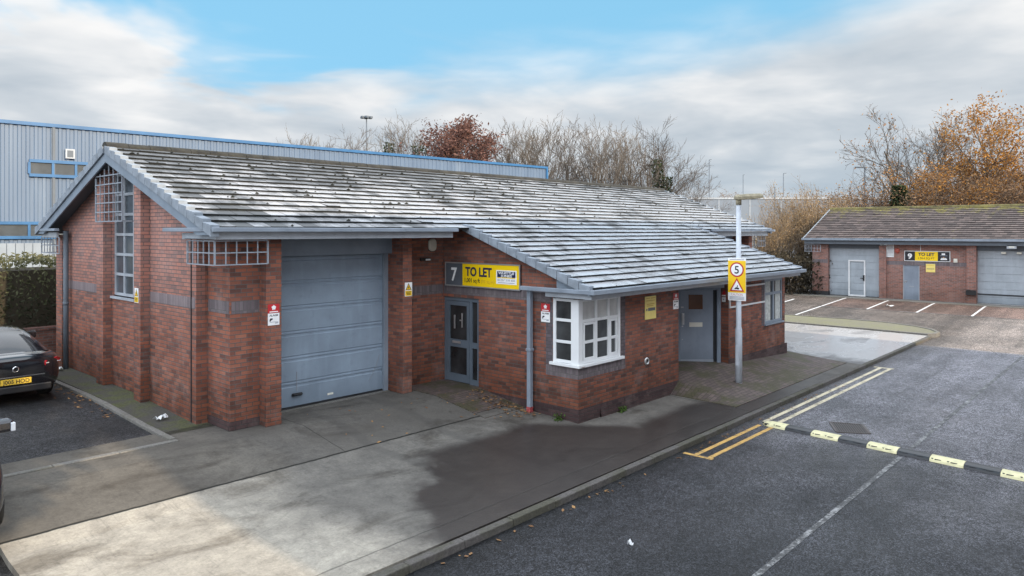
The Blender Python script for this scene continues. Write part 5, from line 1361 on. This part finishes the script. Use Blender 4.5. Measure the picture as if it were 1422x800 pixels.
leaf_cloud(m, 14000, sbp, .1, rnd, tfun=lambda p, r: max(0, min(1, p.z/2.6*.8+r.uniform(-.25, .25)))); m.build('foliage', M['leaf_dark'], sb, recalc=False, local=True)
m = MB()
for _ in range(90):
    lat = rnd.uniform(-6, 3.6); d = rnd.uniform(-.4, 2.0); x, y = lat*S_+d*C_, -lat*C_+d*S_; m.tube([(x, y, 0), (x+rnd.uniform(-.3,.3), y+rnd.uniform(-.3,.3), rnd.uniform(1.4, 2.8))], [.03, .008], 4)
m.build('stem', M['bark'], sb, local=True)['kind'] = 'stuff'
x, y, h = at(1012, 268, 150); 
put(brownb, 'tiny distant tree crown over the pale far shed', 1012, 266, 125, 2.0, .5, group=None, cat='tree')

# ------------------------------------------------------------------ masts and lamps on the skyline
def mast(label, px, top, dep, r, head, cat='lamp mast'):
    x, y, h = at(px, top, dep); t = thing('lamp_mast', label, cat, (x, y, -.4), 0, 'thin lamp masts on the skyline')
    MB().tube([(0,0,0), (0,0,h)], [r*1.4, r*.8], 8).build('pole', M['soffit'], t, local=True)
    m = MB()
    if head == 'ring':
        m.tube([(0,0,h-.1), (0,0,h+.15)], [.25, .25], 10)
        for k in range(6): a = k*1.047; m.box((.5*math.cos(a)-.15, .5*math.sin(a)-.15, h-.12), (.5*math.cos(a)+.15, .5*math.sin(a)+.15, h+.08))
    else:
        m.bar((0,0,h), (S_*.9*head, -C_*.9*head, h+.05), .14, .1)
    m.build('lantern', M['soffit'], t, local=True)
mast('tall mast with a ring of floodlights above the warehouse roof', 509, 163, 78, .075, 'ring')
mast('tall thin mast right of the broad round-crowned tree', 985, 222, 120, .1, .4)
mast('faint mast over the pale far shed', 1032, 243, 140, .09, .3)
mast('thin mast right of the mossy street lantern', 1088, 241, 115, .09, .5)
mast('short dark post standing before the pale far shed', 1076, 260, 90, .09, .01)
mast('street lamp peeping out of the trees behind the far unit', 1201, 233, 66, .06, -1.0)

# ------------------------------------------------------------------ cars
def make_car(name, label, loc, rz_, paint, plate, suv=False):
    t = thing(name, label, 'car', loc, rz_)
    L, hw = (4.65, .9) if not suv else (4.5, .92); dz = .1 if suv else 0
    # stations from tail (y<0) to nose: y, halfwidth, bottom z, belt z
    st = [(-L/2, .58, .42, .86), (-L/2+.04, .72, .32, .93), (-L/2+.16, .82, .26, .97), (-L/2+.5, .89, .22, .99), (-1.3, hw, .2, .98), (-.4, hw*.985, .19, .93), (.6, hw*.985, .19, .92), (1.2, hw, .2, .93), (L/2-.5, .87, .22, .83), (L/2-.15, .78, .25, .72), (L/2-.02, .64, .32, .62)]
    def ring(y, w, zb, zt): return [(0, y, zb), (w*.8, y, zb), (w*.97, y, zb+.1), (w, y, zb+(zt-zb)*.45), (w*.985, y, zt-.16), (w*.93, y, zt-.05), (w*.82, y, zt), (w*.4, y, zt+.025), (0, y, zt+.03)]
    m = MB(); vs = []; n = 9
    for y, w, zb, zt in st:
        for p in ring(y, w, zb, zt+dz): vs.append(p)
        for p in ring(y, w, zb, zt+dz)[-2:0:-1]: vs.append((-p[0], p[1], p[2]))
    k = 2*n-2
    fs = [(i*k+j, i*k+(j+1) % k, (i+1)*k+(j+1) % k, (i+1)*k+j) for i in range(len(st)-1) for j in range(k)] + [tuple(range(k)), tuple(range((len(st)-1)*k, len(st)*k))]
    m.idx(vs, fs, sm=True); b = m.build('body', paint, t, local=True)
    sub = b.modifiers.new('s', 'SUBSURF'); sub.levels = 1; sub.render_levels = 2
    # greenhouse
    gs = [(-L/2+.42, .70, .99, 1.0, .66), (-1.45, .76, .98, 1.18, .60), (-.75, .80, .95, 1.36, .58), (.05, .82, .92, 1.41, .6), (.55, .82, .92, 1.33, .58), (1.35, .76, .92, .95, .7)]
    vs = []
    for y, w, zb, zt, wr in gs:
        zb += dz-.02; zt += dz*1.4
        h = [(w, y, zb), (wr+(w-wr)*.12, y, zb+(zt-zb)*.86), (wr*.86, y, zt-.005), (0, y, zt+.02)]
        vs += h + [(-p[0], p[1], p[2]) for p in h[-2::-1]]
    m = MB(); k = 7
    for i in range(len(gs)-1):
        for j in range(k-1):
            glass = j in (0, 5) or (i in (0, 1, 4) and j in (2, 3)) 
            roofp = j in (1, 4) or (i in (2, 3) and j in (2, 3))
            m.f.append((i*k+j, i*k+j+1, (i+1)*k+j+1, (i+1)*k+j)); m.mi.append(1 if (glass and not roofp) else 0); m.t.append(.5); m.sm.append(True)
    m.v = vs; gh = m.build('greenhouse', [paint, M['glass_car']], t, local=True)
    sub = gh.modifiers.new('s', 'SUBSURF'); sub.levels = 1; sub.render_levels = 2
    for sx in (-1, 1):
        for wy in (-1.38, 1.42):
            ty = MB().lathe([(.2, -.11), (.31, -.11), (.335, -.08), (.335, .08), (.31, .11), (.2, .11)], (sx*(hw-.17), wy, .335), 28, axis='x').build('wheel', M['rubber'], t, local=True)
            rm = MB().lathe([(0, .09), (.06, .1), (.2, .085), (.215, .11), (.215, -.1)], (sx*(hw-.17), wy, .335), 20, axis='x')
            if sx < 0: rm.v = [(2*sx*(hw-.17)-p[0], p[1], p[2]) for p in rm.v]
            rm.build('rim', M['silver'], ty, local=True)
        # lamps
        tl = MB(); tl.prism([(0, .0), (.3, .03), (.34, .1), (.25, .15), (.0, .1)], 'y', -.03, .05)
        tl.v = [((.5+p[0])*sx, -L/2+.03+p[1]+max(0, p[0]-.03)**2*1.9, .74+dz+p[2]) for p in tl.v]; tlo = tl.build('tail_light', M['tail_red'], t, local=True, bevel=.012)
        st_ = MB().box((.52, -.045, .785), (.83, -.035, .8)); st_.v = [(p[0]*sx, -L/2+.03+p[1]+max(0, p[0]-.53)**2*1.9, p[2]+dz) for p in st_.v]; st_.build('light_strip', M['lens_clear'], tlo, local=True)
        rf = MB().box((.56, -.02, .5), (.76, .03, .53)); rf.v = [(p[0]*sx, -L/2+.06+p[1]+max(0, p[0]-.53)**2*1.6, p[2]) for p in rf.v]; rf.build('reflector', M['tail_red'], t, local=True)
        hl = MB(); hl.prism([(.0, 0), (.28, .04), (.3, .14), (.05, .1)], 'y', -.03, .03); hl.v = [((.44+p[0])*sx, L/2-.1+p[1]-p[0]*.5, .58+dz+p[2]) for p in hl.v]; hl.build('headlight', M['lens_clear'], t, local=True, bevel=.012)
        mr = MB(); mr.box((hw-.02, .72, .93+dz), (hw+.24, .88, 1.11+dz)); mr.v = [(p[0]*sx, p[1], p[2]) for p in mr.v]
        mo = mr.build('wing_mirror', paint, t, local=True, bevel=.05)
        il = MB().box((hw+.2, .83, .95+dz), (hw+.252, .905, 1.06+dz)); il.v = [(p[0]*sx, p[1], p[2]) for p in il.v]; il.build('indicator', M['lens_clear'], mo, local=True, bevel=.008)
    bp_ = MB().box((-.62, -L/2-.02, .26), (.62, -L/2+.1, .4)).build('bumper_insert', M['black_plastic'], t, local=True, bevel=.02)
    if plate:
        po = MB().box((-.26, -L/2-.03, .44), (.26, -L/2-.01, .55)).build('number_plate', M['plate_yellow'], t, local=True)
        text(plate, .075, M['sign_black'], po, 0, .458, -L/2-.031, width=.45, bold=.02, align='CENTER')
        MB().box((-.5, -L/2-.015, .575), (.5, -L/2+.02, .592)).build('chrome_strip', M['chrome'], t, local=True)
        MB().lathe([(.04, -.008), (.052, -.012), (.06, 0)], (0, -L/2-.005, .73), 24, axis='y').build('badge', M['chrome'], t, local=True)
    return t
make_car('parked_car', 'black coupe parked against the low boundary wall, rear towards us', (3.98, 17.0+2.33, .12), 0, M['car_black'], 'J005 HOD')
make_car('parked_car', 'dark blue car at the left picture edge showing only its mirror and flank', (1.53, 12.45, -.14), math.pi, M['car_blue'], None, True)

# ------------------------------------------------------------------ litter, weeds, leaves
rnd = random.Random(3)
def paper(label, x, y, z, s):
    m = MB(); r = random.Random(int(x*100)); n = 6
    vs = [(s*(i/n-.5)*1.6+r.uniform(-.02, .02), s*(j/2-.5)*.6, abs(r.gauss(0, .05))+.01) for i in range(n+1) for j in range(3)]
    m.idx(vs, [(i*3+j, i*3+j+1, (i+1)*3+j+1, (i+1)*3+j) for i in range(n) for j in range(2)])
    o = m.build('litter', M['white_paint'], None, recalc=False); o.location = (x, y, z); o.rotation_euler = (0, 0, r.uniform(0, 3)); tag(o, label, 'litter')
paper('crumpled white paper on the mossy path below the gable', 5.62, 14.1, zap(5.6, 14.1)+.01, .16)
paper('white scrap at the foot of the rear downpipe', 5.5, 20.4, zap(5.5, 20)+.01, .3)
paper('white plastic scrap on the far parking bay', 39.8, 10.6, ztar(39.8, 10.6)+.02, .22)
paper('tiny white scrap on the near road surface', 7.95, 5.2, -.465, .045)
def weed(label, x, y, z):
    m = MB(); r = random.Random(int(x*37)); leaf_cloud(m, 70, lambda q: (q.gauss(0, .09), q.gauss(0, .04), abs(q.gauss(0, .05))), .035, r)
    o = m.build('weed', M['leaf_weed'], None, recalc=False); o.location = (x, y, z); tag(o, label, 'weed')
weed('green weed at the foot of the side wall near the corner', 11.72, 9.4, zap(11.7, 9.4)); weed('green weed at the plinth below the front wall', 13.3, 8.9, zap(13.3, 8.9))
m = MB()
def lpos(r):
    k = r.random()
    if k < .45: x, y = 11.75-abs(r.gauss(0, .35)), r.uniform(9.9, 11.8); z = zap(x, y)+.02
    elif k < .75: x, y = 5.22-abs(r.gauss(0, .22)), r.uniform(15, 20.5); z = ztar(x, y)+.012
    elif k < .85: x, y = r.uniform(7.5, 11), r.uniform(10.6, 13); z = zap(x, y)+.012
    else: x, y = r.uniform(3, 20), 6.62-abs(r.gauss(0, .06)); z = -.46
    return (x, y, z)
for _ in range(420):
    p = Vector(lpos(rnd)); s_ = rnd.uniform(.018, .05); a = rnd.uniform(0, 6.28); b = Vector((math.cos(a), math.sin(a), rnd.uniform(-.3, .3))); c = Vector((-math.sin(a), math.cos(a), rnd.uniform(-.3, .3)))
    m.face([p-b*s_, p-c*s_*.6, p+b*s_, p+c*s_*.6], 0, rnd.random())
tag(m.build('fallen_leaves', M['leaf_litter'], recalc=False), 'brown fallen leaves scattered along walls and kerbs', 'leaves', kind='stuff')

# ------------------------------------------------------------------ unit across the road, and an added unseen tree (they throw the shade)
ou = thing('opposite_unit', 'tall brick warehouse across the road behind the viewpoint', 'warehouse', (17, -12, -.5))
MB().box((5.5, -20, -.5), (29.0, -4, 10.6)).build('wall', M['brick_far'], ou)
MB().prism([(-20.3, 10.6), (-3.7, 10.6), (-6.8, 12.6), (-16.8, 12.6)], 'x', 5.45, 29.0).build('roof', M['far_clad'], ou)
m = MB(); 
for k in range(5): m.box((8+k*4.3, -4.03, -.5), (11+k*4.3, -3.99, 3.2))
m.build('shutter_door', M['shutter_far'], ou)

rt = thing('shade_tree', 'unseen leafy tree added left of the tall warehouse to shade the yard', 'tree', (1.6, -6.5, -.5))  # added out of view to block the sun past the lit patch
MB().tube([(0,0,0), (.1,0,3), (0,.1,7.5)], [.24, .2, .08], 10).build('trunk', M['bark'], rt, local=True)
rnd = random.Random(77); m = MB()
def rtp(r):
    while True:
        a, b, c = r.uniform(-1,1), r.uniform(-1,1), r.uniform(-1,1); q = a*a+b*b+c*c
        if q < 1 and q > .15*r.random(): break
    return (a*4.3-.5, b*2.2, 11.2+c*3.4)
leaf_cloud(m, 9000, rtp, .2, rnd); m.build('crown', M['leaf_ivy'], rt, recalc=False, local=True)

# ------------------------------------------------------------------ light and sky
SUN_E, SUN_AZ = 24.0, 180.0        # from -Y
dirv = Vector((.03, -1, 0)).normalized()*math.cos(R(SUN_E)) + Vector((0,0,math.sin(R(SUN_E))))
sd = bpy.data.lights.new('sun', 'SUN'); sd.energy = 5.0; sd.angle = R(.5); sd.color = (1, .82, .58)
so = bpy.data.objects.new('sun', sd); COL.objects.link(so); so.rotation_euler = dirv.to_track_quat('Z', 'Y').to_euler(); so.location = (0, -20, 30)
wd = bpy.data.worlds.new('World'); sc.world = wd; wd.use_nodes = True
nt = NT(wd.node_tree); bg = wd.node_tree.nodes['Background']
sky = nt.node('ShaderNodeTexSky', sky_type='NISHITA'); sky.sun_disc = False; sky.sun_elevation = R(SUN_E); sky.sun_rotation = R(180); sky.altitude = 50; sky.air_density = 1; sky.dust_density = .6; sky.ozone_density = 2.5
tc = nt.node('ShaderNodeTexCoord'); D = tc.outputs['Generated']; dx_, dy_, dz_ = nt.sep(D)
zc = nt.math('MAXIMUM', dz_, 0.0)
den = nt.math('ADD', zc, .16)
pp = nt.comb(nt.math('DIVIDE', dx_, den), nt.math('DIVIDE', dy_, den), nt.math('MULTIPLY', zc, 6.0))
n1 = nt.noise(pp, .7, 5, .52, .2); n2 = nt.noise(pp, 1.9, 4, .5, .2)
right = nt.math('SUBTRACT', nt.math('MULTIPLY', dx_, S_), nt.math('MULTIPLY', dy_, C_))      # -1 left .. +1 right of the view
ztop = nt.math('ADD', nt.math('ADD', .228, nt.mapr(right, .12, .58, 0, .075, True)), nt.mapr(right, -.3, -.5, 0, .05, True))
e_ = nt.math('ADD', nt.math('SUBTRACT', ztop, zc), nt.math('ADD', nt.math('MULTIPLY', nt.math('SUBTRACT', n1, .5), .1), nt.math('MULTIPLY', nt.math('SUBTRACT', n2, .5), .1)))
n3 = nt.noise(pp, 1.3, 4, .5, .5)
gap = nt.math('MULTIPLY', nt.math('MULTIPLY', nt.mapr(n3, .47, .62, 0, .06, True), nt.mapr(zc, .12, .18, 0, 1, True)), nt.mapr(right, -.05, -.25, .12, 1, True))
e_ = nt.math('SUBTRACT', e_, gap)
e_ = nt.math('ADD', e_, nt.mapr(zc, .32, .5, 0, .6))
mask = nt.mapr(e_, -.05, .06, 0, 1, True)
shade = nt.math('ADD', nt.math('ADD', nt.math('MULTIPLY', n2, .75), nt.math('MULTIPLY', n1, .3)), nt.mapr(e_, 0.0, .12, .12, -.03))
ccol = nt.ramp(shade, [(.38, (5.0, 5.7, 6.4)), (.52, (6.5, 7.0, 7.5)), (.7, (9.5, 9.5, 9.5))])
lowr = nt.math('MULTIPLY', nt.mapr(zc, .16, .02, 0, 1, True), nt.mapr(right, -.1, .5, 0.05, 1, True))
ccol = nt.mix(nt.math('MULTIPLY', lowr, .75), ccol, (4.3, 5.3, 6.2))
ccol = nt.mix(nt.mapr(zc, .3, .55, 0, 1, True), ccol, (18.0, 19.2, 20.8))
fwd = nt.math('ADD', nt.math('MULTIPLY', dx_, C_), nt.math('MULTIPLY', dy_, S_))
back = nt.mapr(fwd, .5, -.1, 0, 1, True)
low_ = nt.mapr(zc, .04, .42, .5, 1, True)
ccol = nt.mix(back, ccol, nt.mix(low_, (9.0, 9.8, 10.8), (24.0, 26.0, 28.5)))
mask = nt.math('MAXIMUM', mask, nt.math('MULTIPLY', back, .85))
blue = nt.mix(1, sky.outputs[0], (1.15, 1.25, 1.2), 'MULTIPLY')
blue = nt.mix(.85, blue, (2.95, 6.7, 9.6))
col = nt.mix(mask, blue, ccol)
nt.put(bg.inputs[0], col); bg.inputs[1].default_value = .1
sc.render.engine = 'CYCLES'
sc.cycles.max_bounces = 6; sc.cycles.diffuse_bounces = 3; sc.cycles.glossy_bounces = 3; sc.cycles.transparent_max_bounces = 6
